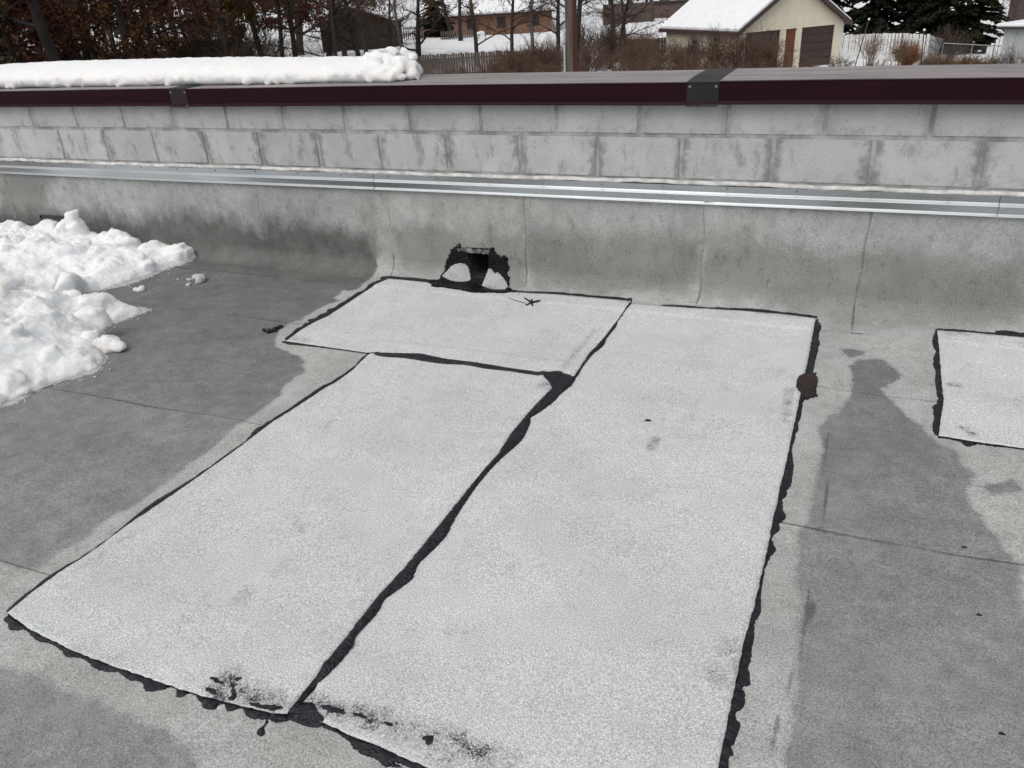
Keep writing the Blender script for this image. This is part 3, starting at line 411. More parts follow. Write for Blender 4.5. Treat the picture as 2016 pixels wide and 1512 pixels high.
edge_x = lambda t, ph: .006*np.sin(5*t+ph)+.003*np.sin(23*t+2*ph)
for k in range(1, 5): CRACKS_LAP_SHADE.append([(x, SEAMS[k]+wander(x, SEAM_PH[k])+.002) for x in np.arange(-5.4, 2.9, .08)])  # shadow of the roof laps, painted as dark lines
for k in range(1, 9): CRACKS_LAP_SHADE.append([(VS[k]+edge_x(t, VS_PH[k])-.001, t) for t in np.arange(-.2, .48, .03)])  # same painted lap shadow at the upright flashing seams
for k in range(5):
    t_hi = SEAMS[k]; t_lo = SEAMS[k+1]-(.045 if k < 4 else 0); ph = SEAM_PH[k]
    ts = np.concatenate([np.arange(t_lo, t_hi-.012, .016), [t_hi-.006, t_hi]]); xs = np.arange(-5.4, 2.9, .016)
    def hf(X, T, t_hi=t_hi, k=k, ph=ph):
        return 0.0034*sstep(t_hi-.16, t_hi-.01, T)*(1 if k else 0)*(1+.35*np.sin(4.3*X+ph)*np.sin(11*X))
    def xw(X, T): return 0*X
    # the lap edge wanders a little
    o = grid_sheet('membrane_sheet', xs, ts, hf, 'old_membrane', deck, .0040)
    if k:
        me = o.data; co = np.empty(len(me.vertices)*3); me.vertices.foreach_get('co', co); co = co.reshape(-1, 3)
        w = sstep(t_hi-.1, t_hi, co[:, 1]); co[:, 1] += w*wander(co[:, 0], ph); me.vertices.foreach_set('co', co.ravel()); me.update()
# ------------------------------------------------------------------ parapet wall
wall = thing('parapet_wall', 'low painted block parapet with maroon metal coping along the roof edge', 'parapet wall')
# blocks
bm = bmesh.new(); box(bm, -.1993, .1993, 0, .09, -.0977, .0977, .006)
block_me = bpy.data.meshes.new('concrete_block'); bm.to_mesh(block_me); bm.free(); block_me.materials.append(MAT['painted_block'])
for row, (zc, off) in enumerate(((.90, .203), (.697, 0.0))):
    for i in range(-5, 19):
        x = -4.0+.406*i+off+rs.uniform(-.001, .001)
        o = link_copy('concrete_block', block_me, wall, (x, rs.uniform(0, .0022), zc+rs.uniform(-.001, .001)), (rs.uniform(-.004, .004), rs.uniform(-.0015, .0015), rs.uniform(-.004, .004)))
SC = [(-.955, -.735), (-4.19, -3.97)]                       # scupper openings in x
bm = bmesh.new(); box(bm, -6.5, 3.6, .0045, .36, .30, 1.0)
xsplit = [-6.5, SC[1][0]-.02, SC[1][1]+.02, SC[0][0]-.02, SC[0][1]+.02, 3.6]
for a, b in ((0, 1), (2, 3), (4, 5)): box(bm, xsplit[a], xsplit[b], .0045, .36, -.04, .30)
obj('wall_core', bm, 'mortar', wall)
# membrane flashing sheets running up the wall
hole2 = [(-4.18, -.08), (-3.98, -.08), (-3.98, .13), (-4.18, .13)]
hp = np.array(SCUPPER_HOLE)
for k in range(len(VS)-1):
    x0, x1 = VS[k], VS[k+1]+.04; ph = VS_PH[k]
    xs = np.unique(np.concatenate([[x0, x0+.006], np.arange(x0+.012, x1, .0125), [x1]])); ts = np.concatenate([[-.225, -.219], np.arange(-.212, .475, .0115)])
    def hf(X, T, x0=x0, ph=ph):
        lap = .0045*(1-sstep(x0, x0+.10, X))*(1+.5*np.sin(14*T+ph)*np.sin(31*T))
        wave = .0025*np.sin(7*X+ph)*np.sin(9*T+ph)*sstep(-.2, 0, T)
        blis = sum(.006*np.exp(-((X-bx)**2+(T-bt)**2)/(2*br*br)) for bx, bt, br in ((-2.28, -.03, .035), (.75, .02, .06), (-1.9, .0, .05), (1.3, .02, .05)))
        return .0048+lap+wave+blis
    def xw(X, T, x0=x0, ph=ph): return edge_x(T, ph)*(1-sstep(x0, x0+.1, X))
    dr = (lambda c: (sdf(c, hp) < .004) | inside(c, hole2)) if (x0 < -.7 < x1 or x0 < -4 < x1 or x0 < -.9 < x1 or x0<-4.1<x1) else None
    grid_sheet('flashing_sheet', xs, ts, hf, 'old_flashing', wall, .006, dr, xw)
# counterflashing (termination bar): three 3 m lengths with screws
bprof = [(-.010, .578), (-.0150, .578), (-.0140, .5490), (-.0290, .5400), (-.0300, .5370), (-.0245, .5340), (-.0195, .5055), (-.0325, .4985), (-.0333, .4958), (-.0150, .4965)]
bm = bmesh.new(); bmesh.ops.create_uvsphere(bm, u_segments=10, v_segments=6, radius=.0055, matrix=Matrix.Scale(.55, 4, (0, 1, 0))); screw_me = bpy.data.meshes.new('screw'); bm.to_mesh(screw_me); bm.free(); screw_me.materials.append(MAT['screw_metal'])
screw_x = [-4.651+.302*i for i in range(25)]
for a, b in ((-5.4, -4.47), (-4.467, -1.4215), (-1.419, 1.575), (1.5775, 2.9)):
    dz = rs.uniform(-.001, .001); sl = rs.uniform(-.0006, .0006)
    wob = lambda x, y, z, a=a, dz=dz: (.0012*math.sin(3.1*x+a)*(1 if y < -.0146 else 0), dz+.0013*math.sin(1.7*x+a*2))
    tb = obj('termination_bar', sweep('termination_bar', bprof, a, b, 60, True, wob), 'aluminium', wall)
    tb.data.materials.append(MAT['aluminium_lit_lip'])
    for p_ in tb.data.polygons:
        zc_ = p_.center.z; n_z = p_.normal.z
        if len(p_.vertices) == 4 and p_.center.y < -.016 and n_z > .25 : p_.material_index = 1  # upward lips get the paler metal with the painted highlight
    for x in screw_x:
        if a < x < b: link_copy('screw', screw_me, tb, (x+rs.uniform(-.006, .006), -.0150, .5665+rs.uniform(-.0015, .0015)))
cp_ = [(.004, .5945), (-.004, .5935), (-.009, .5885), (-.0125, .583), (-.0125, .5775), (.004, .5765)]
sealw = lambda x, y, z: (.0015*math.sin(19*x)+.001*math.sin(47*x), .0022*math.sin(2.7*x+1)+.0016*math.sin(13*x)+.001*math.sin(41*x))
obj('sealant_bead', sweep('sealant_bead', cp_, -5.4, 2.9, 500, True, sealw), 'white_sealant', wall, True)
# coping
CZ = 1.036
cop = [(-.040, CZ), (-.0425, CZ-.0035), (-.0400, CZ-.011), (-.0400, .953), (-.0520, .941), (-.0510, .9385), (-.0370, .9505), (-.0370, CZ-.004), (.447, CZ-.004), (.447, .94), (.45, .94), (.45, CZ-.0015), (.2, CZ+.0025)]
for a, b in ((-5.70, -2.657), (-2.654, .352), (.355, 3.36)):
    wob = lambda x, y, z, a=a: (.0015*math.sin(2.3*x+a) if y < 0 else 0, .0016*math.sin(1.9*x+a)+(.002*math.sin(5.3*x+a*3) if .1 < y < .4 else 0))
    obj('coping_panel', sweep('coping_panel', cop, a, b, 50, True, wob), 'maroon_metal', wall)
cov = [(-.0435, CZ+.002), (-.0460, CZ-.003), (-.0440, CZ-.012), (-.0440, .948), (-.0565, .9345), (-.0550, .9325), (-.0410, .946), (-.0412, CZ-.003), (.2, CZ+.0028), (.452, CZ-.001), (.452, .93), (.4545, .93), (.4545, CZ+.001), (.2, CZ+.0055)]
for xc, w, mt in ((.355, .14, 'cover_metal'), (-2.656, .13, 'cover_metal_maroon')):
    jc = obj('joint_cover', sweep('joint_cover', cov, xc-w/2, xc+w/2, 6), mt, wall)
    for dx in (-.057, .057):
        o = link_copy('screw', screw_me, jc, (xc+dx*w/.14, -.0445, CZ-.022), (0, 0, 0), (1.1, 1.3, 1.1))
    if mt != 'cover_metal': link_copy('screw', screw_me, jc, (xc+.057, -.0535, .9405))
# ------------------------------------------------------------------ repair sheets (mineral cap sheet) and their tar
rsm = np.random.RandomState(44)
for _ in range(46):                                       # boot scuffs scattered over the sheets
    x_, t_ = rsm.uniform(-1.3, .9), rsm.uniform(-2.7, -.2); a_ = rsm.uniform(0, 6.28); l_ = rsm.uniform(.01, .07); SMEARS.append(([(x_, t_), (x_+l_*math.cos(a_), t_+l_*math.sin(a_))], rsm.uniform(.014, .035), rsm.uniform(.22, .5)))
def f_smear(P):
    s = np.zeros(len(P))
    for q_, r_, k_ in SMEARS:
        d = seg_dist(P, q_, False); s = np.maximum(s, k_*np.exp(-(d/r_)**2))
    return s
inR = lambda P: sstep(.012, -.012, sdf(P, PATCH_RIGHT)); inL = lambda P: sstep(.012, -.012, sdf(P, PATCH_LEFT))
inT = lambda P: sstep(.012, -.012, sdf(P, PATCH_TOP))
def base0(P):
    h = .0048*sstep(-.24, -.222, P[:, 1])
    for s_ in SEAMS[1:5]: h = h+.0047*sstep(s_-.20, s_-.02, P[:, 1])*(1-sstep(s_+.014, s_+.12, P[:, 1]))
    return h
baseR = lambda P: base0(P)+.0052*inR(P)
liftR = lambda P: base0(P)+.0088*inR(P)
liftRL = lambda P: base0(P)+.0072*inR(P)+.0082*inL(P)
baseRL = lambda P: base0(P)+.0052*inR(P)+.0052*inL(P)
baseT = lambda P: baseRL(P)+.0052*inT(P)
def wav(P): return .0010*np.sin(7*P[:, 0]+3*P[:, 1])+.0008*np.sin(13*P[:, 1]-5*P[:, 0])+.0008
def patch(label, poly, base, beads, sp=.0135):
    root = thing('roof_patch', label, 'roof patch', (0, 0, 0))
    me = sheet('cap_sheet', poly, sp, lambda P, d: base(P)+.0052+wav(P)*sstep(0, .05, d)+.0016*np.exp(-d/.006), .0068, attrs={'smear': f_smear}, jitter=.0008, edge_mat=True)
    obj('cap_sheet', me, 'cap_sheet', root); me.materials.append(MAT['tar']); me.polygons.foreach_set('material_index', [0]*me['tops']+[1]*(len(me.polygons)-me['tops']))
    for (a, b), lift in beads:
        me = sheet('tar_bead', ribbon(a, b, scal=.0 if lift in ('R', 'RL') else .0065), .0062, lambda P, d: base_for[lift](P)+.0008+.0062*np.sqrt(np.clip(d/.012, 0, 1)), .004, jitter=.0008)
        obj('tar_bead', me, 'tar', root)
    return root
base_for = {'0': base0, 'R': liftR, 'RL': liftRL, 'T': baseT}
pr = patch('long white cap sheet on the right of the pair, brown tar dab on its edge', PATCH_RIGHT, base0, [(TAR_R_BOT, '0'), (TAR_R_RIGHT, '0'), (TAR_R_TOP, '0')])
pl = patch('long white cap sheet left of the wavy central tar seam', PATCH_LEFT, baseR, [(TAR_L_LEFT, '0'), (TAR_L_BOT, '0'), (TAR_L_RIGHT, 'R')])
pt = patch('short white cap sheet laid crosswise below the scupper, overlapping the two long ones', PATCH_TOP, baseRL, [(TAR_T_LEFT, '0'), (TAR_T_BOTL, '0'), (TAR_T_BOT, 'RL'), (TAR_T_RIGHT, 'R'), (TAR_T_TOP, '0')])
px_ = patch('small white cap sheet cut off by the right edge of the photo', PATCH_FAR, base0, [(TAR_X_LEFT, '0'), (TAR_X_BOT, '0'), (TAR_X_TOP, '0')])
dome = lambda base, hh, w: (lambda P, d: base(P)+.0008+hh*np.sqrt(np.clip(d/w, 0, 1)))
obj('tar_blob', sheet('tar_blob', TAR_JUNCTION, .007, dome(liftRL, .0045, .02), .005, smooth_poly=True), 'tar', pl)
obj('tar_blob', sheet('tar_blob', TAR_FOOT, .007, dome(liftR, .0035, .02), .005, smooth_poly=True), 'tar', pl)
obj('tar_drip', sheet('tar_drip', TAR_DRIP, .005, dome(base0, .0045, .012), .004, smooth_poly=True), 'tar', pl)
for i, q_ in enumerate(SMEAR_POLYS): obj('tar_smear', sheet('tar_smear', q_, .004, lambda P, d: baseR(P)+.0052*inL(P)*(1 if i < 5 else 0)+.0022+.001*np.sqrt(np.clip(d/.01, 0, 1)), .003, smooth_poly=True, jitter=.0012), 'tar', pl if i < 5 else pr)
dab = obj('tar_dab', sheet('tar_dab', TAR_DAB, .007, lambda P, d: baseR(P)+.0065+.005*np.sqrt(np.clip(d/.03, 0, 1)), .010, jitter=.0022), 'brown_tar')
tag(dab, 'round dab of dull brown roof cement over the right tar edge', 'tar dab')
# ------------------------------------------------------------------ scuppers
sc = thing('scupper', 'tarred roof scupper opening in the wall between two white corner pieces', 'scupper', (0, 0, 0))
obj('tar_coat', sheet('tar_coat', SCUPPER_TAR, .0065, lambda P, d: baseT(P)*.9+.0062+.003*np.sqrt(np.clip(d/.01, 0, 1))+.0012*np.sin(90*P[:, 0]+40*P[:, 1])*np.sin(70*P[:, 1]), .008, hole=SCUPPER_HOLE, jitter=.0030), 'tar_black', sc)
loop = np.array(dens(SCUPPER_HOLE, .02)); L0 = pos(loop[:, 0], loop[:, 1], np.full(len(loop), .010)); rings = [L0]
cx = L0[:, 0].mean()
for s_, yy in ((.33, .0), (.66, .14), (1.0, .36)):
    q_ = L0.copy(); q_[:, 1] = np.maximum(L0[:, 1], L0[:, 1]*(1-s_)+yy); q_[:, 0] = cx+(L0[:, 0]-cx)*(1-.12*s_); q_[:, 2] = L0[:, 2]*(1-.1*s_)-.012*s_; rings.append(q_)
V = np.concatenate(rings); n_ = len(loop); F = [(k*n_+i, k*n_+(i+1) % n_, (k+1)*n_+(i+1) % n_, (k+1)*n_+i) for k in range(3) for i in range(n_)]+[tuple(range(3*n_, 4*n_))]
obj('liner', mesh_of('liner', V, F), 'dark_liner', sc, True)
hd = [(-.944, .136), (-.932, .121), (-.90, .124), (-.87, .117), (-.83, .120), (-.80, .114), (-.775, .119), (-.752, .115), (-.744, .122), (-.746, .138), (-.80, .141), (-.84, .137), (-.88, .142)]
obj('header_strip', sheet('header_strip', hd, .006, lambda P, d: np.full(len(P), .016)+.003*np.sin(60*P[:, 0])*np.sin(25*P[:, 0]), .010, jitter=.002), 'zinc_paint', sc)
for nm, poly in (('corner_piece', CORNER_LEFT), ('corner_piece', CORNER_RIGHT)):
    obj(nm, sheet(nm, poly, .006, lambda P, d: baseT(P)*.6+.0135+.010*sstep(0, .05, d)+.002*np.sin(50*P[:, 0])*np.sin(45*P[:, 1]), .006, attrs={'smear': lambda P: np.clip(.32+.25*np.sin(37*P[:, 0]+3)*np.sin(41*P[:, 1]), 0, 1)}, smooth_poly=False, jitter=.001), 'corner_sheet', sc)
sc2 = thing('scupper', 'dark scupper slot in the wall half buried behind the snow heap', 'scupper', (0, 0, 0))
V = []; 
bm = bmesh.new()
for (x0, x1, z0, z1) in ((-4.2, -4.18, -.02, .21), (-3.98, -3.96, -.02, .21), (-4.2, -3.96, .195, .215)): box(bm, x0, x1, -.03, .34, z0, z1)
box(bm, -4.2, -3.96, .34, .355, -.02, .215); obj('liner', bm, 'dark_liner', sc2)
hd2 = [(-4.215, .128), (-3.95, .124), (-3.95, .140), (-4.0, .146), (-4.10, .148), (-4.215, .148)]
obj('header_strip', sheet('header_strip', hd2, .008, lambda P, d: np.full(len(P), .015), .010, jitter=.001), 'zinc_paint', sc2)
# ------------------------------------------------------------------ scraps on the roof
def strand(name, pts, rad, h, label, cat, mat='tar', base=base0):
    V, F = [], []; P = np.array(dens(pts, .012, False, True)); b_ = base(P); W = pos(P[:, 0], P[:, 1], b_+h)
    n = len(W); pts3 = [Vector(w) for w in W]
    rads = [rad*(.35+.65*math.sin(math.pi*min(1, (i+.6)/n)))*(1+.35*math.sin(i*2.1)) for i in range(n)]
    tube_pts(V, F, pts3, rads, 7, True); return tag(obj(name, mesh_of(name, V, F), mat, None, True), label, cat)
strand('tar_scrap', SCRAP_PTS, .013, .006, 'curled black tar scrap lying left of the crosswise white sheet', 'tar scrap')
tw = strand('twig', TWIG_PTS, .0055, .004, 'black knotted tar string with stubby arms on the crosswise sheet', 'tar scrap', base=baseT)
p0 = np.array(TWIG_PTS[1]); 
for k, (dx, dt) in enumerate(((-.012, -.05), (.018, -.05), (.03, .02), (-.01, .025))):
    V, F = [], []; P = np.array(dens([p0, p0+np.array((dx, dt))*.6, p0+np.array((dx*1.3, dt))], .01, False)); W = pos(P[:, 0], P[:, 1], baseT(P)+.005)
    tube_pts(V, F, [Vector(w) for w in W], [.005*(1-.5*i/len(W)) for i in range(len(W))], 6, True); obj('arm', mesh_of('arm', V, F), 'tar', tw, True)
strand('tar_string', TWIG2_PTS, .0022, .002, 'thin straight black thread of tar on the crosswise sheet', 'tar scrap', base=baseT)
strand('tar_chip', CHIP_PTS, .0045, .003, 'small bent black chip on the right long sheet', 'tar scrap', base=baseR)
rs2 = np.random.RandomState(5)
for i, (x, t) in enumerate(SPECKS_PTS[:3]):
    strand('debris_fleck', [(x-.006, t), (x, t+.002), (x+.007, t+.001)], .0026, .0015, ['tiny black fleck on the damp grey membrane near its pale right edge', 'tiny black fleck in the middle of the damp grey right-hand strip', 'tiny black fleck low on the damp grey right-hand strip'][i], 'debris')
# leaf
V, F = [], []; lx, lt = LEAF_PTS[0]; c0 = pos(lx, lt, .02); rsl = np.random.RandomState(2)
ang = np.linspace(0, 2*math.pi, 15)[:-1]; ring = [(c0[0]+.022*(1+.45*math.cos(5*a))*math.cos(a), c0[1]-.006-.006*math.sin(2*a), c0[2]+.019*(1+.45*math.cos(5*a))*math.sin(a)) for a in ang]
V = [tuple(c0+np.array((0, -.012, 0)))]+ring; V2 = [(a, b+.0015, c) for a, b, c in V]; n = len(ring)
F = [(0, 1+i, 1+(i+1) % n) for i in range(n)]+[(n+1, n+2+(i+1) % n, n+2+i) for i in range(n)]+[(1+i, n+2+i, n+2+(i+1) % n, 1+(i+1) % n) for i in range(n)]
simple('orange_leaf', (.30, .065, .025), .6, .3, 50)
tag(obj('fallen_leaf', mesh_of('fallen_leaf', V+V2, F), 'orange_leaf'), 'orange fallen leaf at the tip of the snow heap by the wall', 'leaf')
# ------------------------------------------------------------------ snow
def chunk(rng, c, s, flat=.75, n=26):
    """angular lump: convex hull of random points"""
    bm = bmesh.new(); pts = rng.normal(0, 1, (n, 3)); pts /= np.linalg.norm(pts, axis=1)[:, None]; pts *= rng.uniform(.62, 1.08, (n, 1)); pts[:, 2] *= flat
    M = Matrix.Rotation(rng.uniform(0, 6.28), 3, 'Z') @ Matrix.Rotation(rng.uniform(-.6, .6), 3, 'X')
    for q_ in pts: bm.verts.new(Vector(c)+M @ Vector((q_[0]*s*rng.uniform(.8, 1.25), q_[1]*s, q_[2]*s)))
    bmesh.ops.convex_hull(bm, input=bm.verts[:]); bmesh.ops.delete(bm, geom=[v for v in bm.verts if not v.link_faces], context='VERTS')
    return bm
def remesh(name, bms, voxel, smooth_it=2, disp=None):
    me = bpy.data.meshes.new(name+'_src'); big = bmesh.new()
    for b_ in bms:
        t_ = bpy.data.meshes.new('t'); b_.to_mesh(t_); b_.free(); big.from_mesh(t_); bpy.data.meshes.remove(t_)
    big.to_mesh(me); big.free(); o = bpy.data.objects.new(name+'_src', me); COL.objects.link(o)
    md = o.modifiers.new('r', 'REMESH'); md.mode = 'VOXEL'; md.voxel_size = voxel
    if smooth_it: ms = o.modifiers.new('s', 'SMOOTH'); ms.iterations = smooth_it; ms.factor = .5
    dg = bpy.context.evaluated_depsgraph_get(); dg.update(); res = bpy.data.meshes.new_from_object(o.evaluated_get(dg)); res.name = name
    bpy.data.objects.remove(o); bpy.data.meshes.remove(me)
    if disp:
        n = len(res.vertices); co = np.empty(n*3); res.vertices.foreach_get('co', co); co = co.reshape(-1, 3); nr = np.empty(n*3); res.vertices.foreach_get('normal', nr); nr = nr.reshape(-1, 3)
        d = np.array([disp(Vector(c)) for c in co]); co += nr*d[:, None]; res.vertices.foreach_set('co', co.ravel()); res.update()
    res.polygons.foreach_set('use_smooth', [True]*len(res.polygons)); return res
foot = [(-3.3, -.02)]+[tuple(p_) for p_ in SNOW_FOOT[1:]]+[(-2.35, -2.15), (-2.8, -2.5), (-3.6, -2.8), (-5.2, -2.9), (-5.2, -.02)]
foot = [(x, min(y, -.012)) for x, y in foot]
footd = dens(foot, .03)
def hpile(P):
    d = -sdf(P, foot); d = np.maximum(d, 0)
    base = .055*(1-np.exp(-d/.035))+.12*sstep(0, .42, d)+.07*sstep(.3, 1.1, d)
    wall_cap = np.interp(P[:, 0], [-5.2, -4.5, -4.2, -3.9, -3.65, -3.4, -3.2, -2.9, -2.7], [.22, .16, .14, .16, .17, .14, .09, .075, .04])
    k = sstep(-.55, -.05, P[:, 1]); return base*(1-k)+np.minimum(base+.12*k, wall_cap*(1-np.exp(-d/.03)))*k
gs = .022; gx = np.arange(-5.2, -2.0, gs); gy = np.arange(-2.9, 0.0, gs); X, Y = np.meshgrid(gx, gy, indexing='ij'); P = np.stack([X.ravel(), Y.ravel()], 1)
Hh = hpile(P); ins = sdf(P, foot) < 0
rg = np.random.RandomState(8)
nzv = np.array([noise.fractal(Vector((a*4.5, b*4.5, 3.1)), 1.0, 2.0, 4) for a, b in P]); nz2 = np.array([noise.cell(Vector((a*6.5+.4*noise.noise(Vector((a*9, b*9, 0))), b*6.5, 1.7))) for a, b in P])
Hh = np.where(ins, np.maximum(Hh*(1+.30*nzv)+.014*nz2*(Hh > .07), .008), -.03)
n0, n1 = len(gx), len(gy); idx = np.arange(n0*n1).reshape(n0, n1)
bm = bmesh.new(); tv = [bm.verts.new((p_[0], p_[1], h_)) for p_, h_ in zip(P, Hh)]; bv = [bm.verts.new((p_[0], p_[1], -.05)) for p_ in P]
for i in range(n0-1):
    for j in range(n1-1):
        a, b, c, d = idx[i, j], idx[i+1, j], idx[i+1, j+1], idx[i, j+1]
        bm.faces.new((tv[a], tv[b], tv[c], tv[d])); bm.faces.new((bv[d], bv[c], bv[b], bv[a]))
ring = list(idx[:, 0])+list(idx[-1, 1:])+list(idx[-2::-1, -1])+list(idx[0, -2:0:-1])
for i in range(len(ring)):
    a, b = ring[i], ring[(i+1) % len(ring)]; bm.faces.new((tv[b], tv[a], bv[a], bv[b]))
parts_ = [bm]
cand = P[ins]; ch = Hh[ins]; dcan = -sdf(cand, foot)
for i in range(1000):
    k = rg.randint(len(cand)); x, y = cand[k]
    if x < -4.7 or y < -2.5: continue
    s = min(rg.choice([.013, .02, .03, .042, .06, .085, .12], p=[.28, .27, .2, .12, .07, .04, .02]), .02+.5*dcan[k]+.02)
    parts_.append(chunk(rg, (x, min(y, -.03-s*.6), max(ch[k], .01)-s*.05), s, rg.uniform(.45, .8)))
for (x, y, z, s, fl) in ((-3.70, -.16, .26, .062, 1.0), (-3.69, -.16, .20, .075, 1.0), (-3.38, -.15, .175, .03, 1.4), (-3.33, -.15, .165, .075, .6), (-3.28, -.16, .13, .10, .5), (-4.02, -.14, .16, .1, .7), (-4.38, -.15, .16, .07, .8), (-3.85, -.13, .19, .07, .7), (-2.35, -1.24, .1, .10, .8), (-2.6, -1.0, .1, .12, .7), (-3.02, -.82, .09, .11, .9), (-2.5, -1.4, .10, .13, .6), (-2.75, -1.25, .12, .14, .6), (-2.42, -1.62, .10, .12, .6)):
    parts_.append(chunk(rg, (x, y, z), s, fl, 18))
for (x0, x1, y0, y1, z0, z1, rz) in ((-3.08, -2.80, -.20, -.06, .0, .105, .25), (-3.2, -2.95, -.28, -.1, .0, .09, -.1)):
    b_ = bbox(x0, x1, y0, y1, z0, z1, .03); bmesh.ops.rotate(b_, verts=b_.verts[:], cent=((x0+x1)/2, (y0+y1)/2, z0), matrix=Matrix.Rotation(rz, 3, 'Z') @ Matrix.Rotation(-.12, 3, 'Y')); parts_.append(b_)
dsp = lambda c: .009*noise.fractal(c*13, 1.0, 2.0, 4)+.006*noise.noise(c*42)+.0035*noise.noise(c*105)
pile = obj('snow_pile', remesh('snow_pile', parts_, .0083, 2, dsp), 'snow'); tag(pile, 'heap of shovelled lumpy white snow against the wall on the left', 'snow')
clab = ['lump of crusty snow alone on the membrane right of the heap', 'tiny snow crumb left of the lone crusty lump', 'tiny snow crumb just in front of the lone crusty lump', 'smallest snow crumb, farthest left of the lone crusty lump', 'small flat snow piece in front of the heap\'s far lobe', 'large smooth snow chunk fallen off the heap\'s near lobe', 'snow chunk in the notch between the two lobes of the heap', 'small snow bit on the flank of the heap\'s near lobe', 'snow chunk on the thin tongue pointing right', 'pale snow chunk deep in the notch of the heap', 'small snow bit at the mouth of the notch in the heap']
for i, (x, y, s) in enumerate(SNOW_CLUMPS):
    ps = [chunk(rg, (x+rg.uniform(-.5, .5)*s, y+rg.uniform(-.3, .3)*s, s*.22), s*rg.uniform(.35, .62), .75) for _ in range(5)]
    o = obj('snow_clump', remesh('snow_clump', ps, max(.004, s*.05), 2, lambda c: .05*s*noise.fractal(c*(1.5/s), 1., 2., 3)), 'snow' if i not in (0, 1, 2, 3) else 'slush')
    tag(o, clab[i], 'snow clump', 'loose snow lumps beside the heap')
# meltwater slush rim is part of the heap
rim = [(x, y) for x, y in SNOW_FOOT[1:]]
cen = np.array(rim); outp = []
for i in range(len(cen)):
    a, b = cen[max(i-1, 0)], cen[min(i+1, len(cen)-1)]; tn = (b-a)/max(np.linalg.norm(b-a), 1e-6); nrm_ = np.array((-tn[1], tn[0])); outp.append(cen[i]+nrm_*rg.uniform(-.005, .04))
inn = [c-(o_-c)*1.4 for c, o_ in zip(cen, outp)]
slp = np.array([p_+rg.normal(0, .006, 2) for p_ in dens(outp, .014, False, True)]+dens(inn, .03, False)[::-1]); slp[:, 1] = np.minimum(slp[:, 1], -.16)
try: obj('slush_rim', sheet('slush_rim', slp, .012, lambda P, d: base0(P)+.001+.006*np.sqrt(np.clip(d/.03, 0, 1)), .003, jitter=.003), 'slush', pile)
except Exception as e: print('slush', e)
crumbs = bmesh.new(); rc = np.random.RandomState(12)
for i in range(260):
    k = rc.randint(len(cen)); c_ = cen[k]+(np.array(outp[k])-cen[k])*rc.uniform(0, 1)+np.abs(rc.normal(0, .05))*np.array((rc.uniform(.2, 1), rc.uniform(-1, .2))); s_ = rc.uniform(.002, .0085)
    if c_[1] > -.17: continue
    t_ = bpy.data.meshes.new('t'); b_ = chunk(rc, (c_[0], c_[1], s_*.35+.001), s_, .7, 9); b_.to_mesh(t_); b_.free(); crumbs.from_mesh(t_); bpy.data.meshes.remove(t_)
cr_o = obj('snow_crumbs', crumbs, 'snow', pile); cr_o['kind'] = 'stuff'
# snow on the coping
cpf = [(.10, CZ+.001), (.068, CZ+.02), (.062, CZ+.045), (.082, CZ+.072), (.13, CZ+.097), (.2, CZ+.115), (.28, CZ+.127), (.36, CZ+.126), (.415, CZ+.10), (.435, CZ+.05), (.425, CZ+.001)]
def cw(x, y, z):
    f_ = 1 if y < .2 else .3; e = float(sstep(-1.55, -1.17, np.array(x)))
    dz = (z-CZ)*(.10*math.sin(1.3*x)+.05*math.sin(4.1*x)*f_-.45*e); return (.012*f_*noise.fractal(Vector((x*6, y*6, z*9)), 1, 2, 3)-.0, max(dz, -(z-CZ)))
body = sweep('b', cpf, -5.4, -1.29, 260, True, cw); bb = bmesh.new(); bb.from_mesh(body); ps = [bb]; rg = np.random.RandomState(21)
for i in range(230):
    x = rg.uniform(-5.3, -1.3); s = rg.uniform(.012, .032); ps.append(chunk(rg, (x, .075+rg.uniform(-.004, .02), CZ+.012+rg.uniform(0, .045)), s, .8))
for (x, y, z, s) in ((-1.42, .22, .135, .055), (-1.36, .2, .13, .05), (-1.30, .18, .12, .06), (-1.25, .2, .10, .06), (-1.22, .15, .07, .05), (-1.19, .22, .07, .05), (-1.17, .18, .03, .05), (-1.34, .28, .15, .05), (-1.27, .3, .14, .045), (-1.23, .3, .11, .05), (-1.45, .3, .13, .05), (-1.2, .12, .03, .04), (-1.24, .1, .03, .05), (-1.15, .2, .012, .028), (-1.13, .17, .008, .018), (-1.31, .11, .05, .06), (-1.40, .1, .05, .05), (-1.39, .26, .155, .028), (-1.48, .25, .135, .035)):
    ps.append(chunk(rg, (x-.05, y, CZ+z*.92), s*.9, .8, 20))
sm_ = remesh('coping_snow', ps, .0085, 4, lambda c: .004*noise.fractal(c*22, 1., 2., 3))
tag(obj('coping_snow', sm_, 'snow_clean'), 'thick band of white snow along the coping, ending in a broken lump', 'snow')
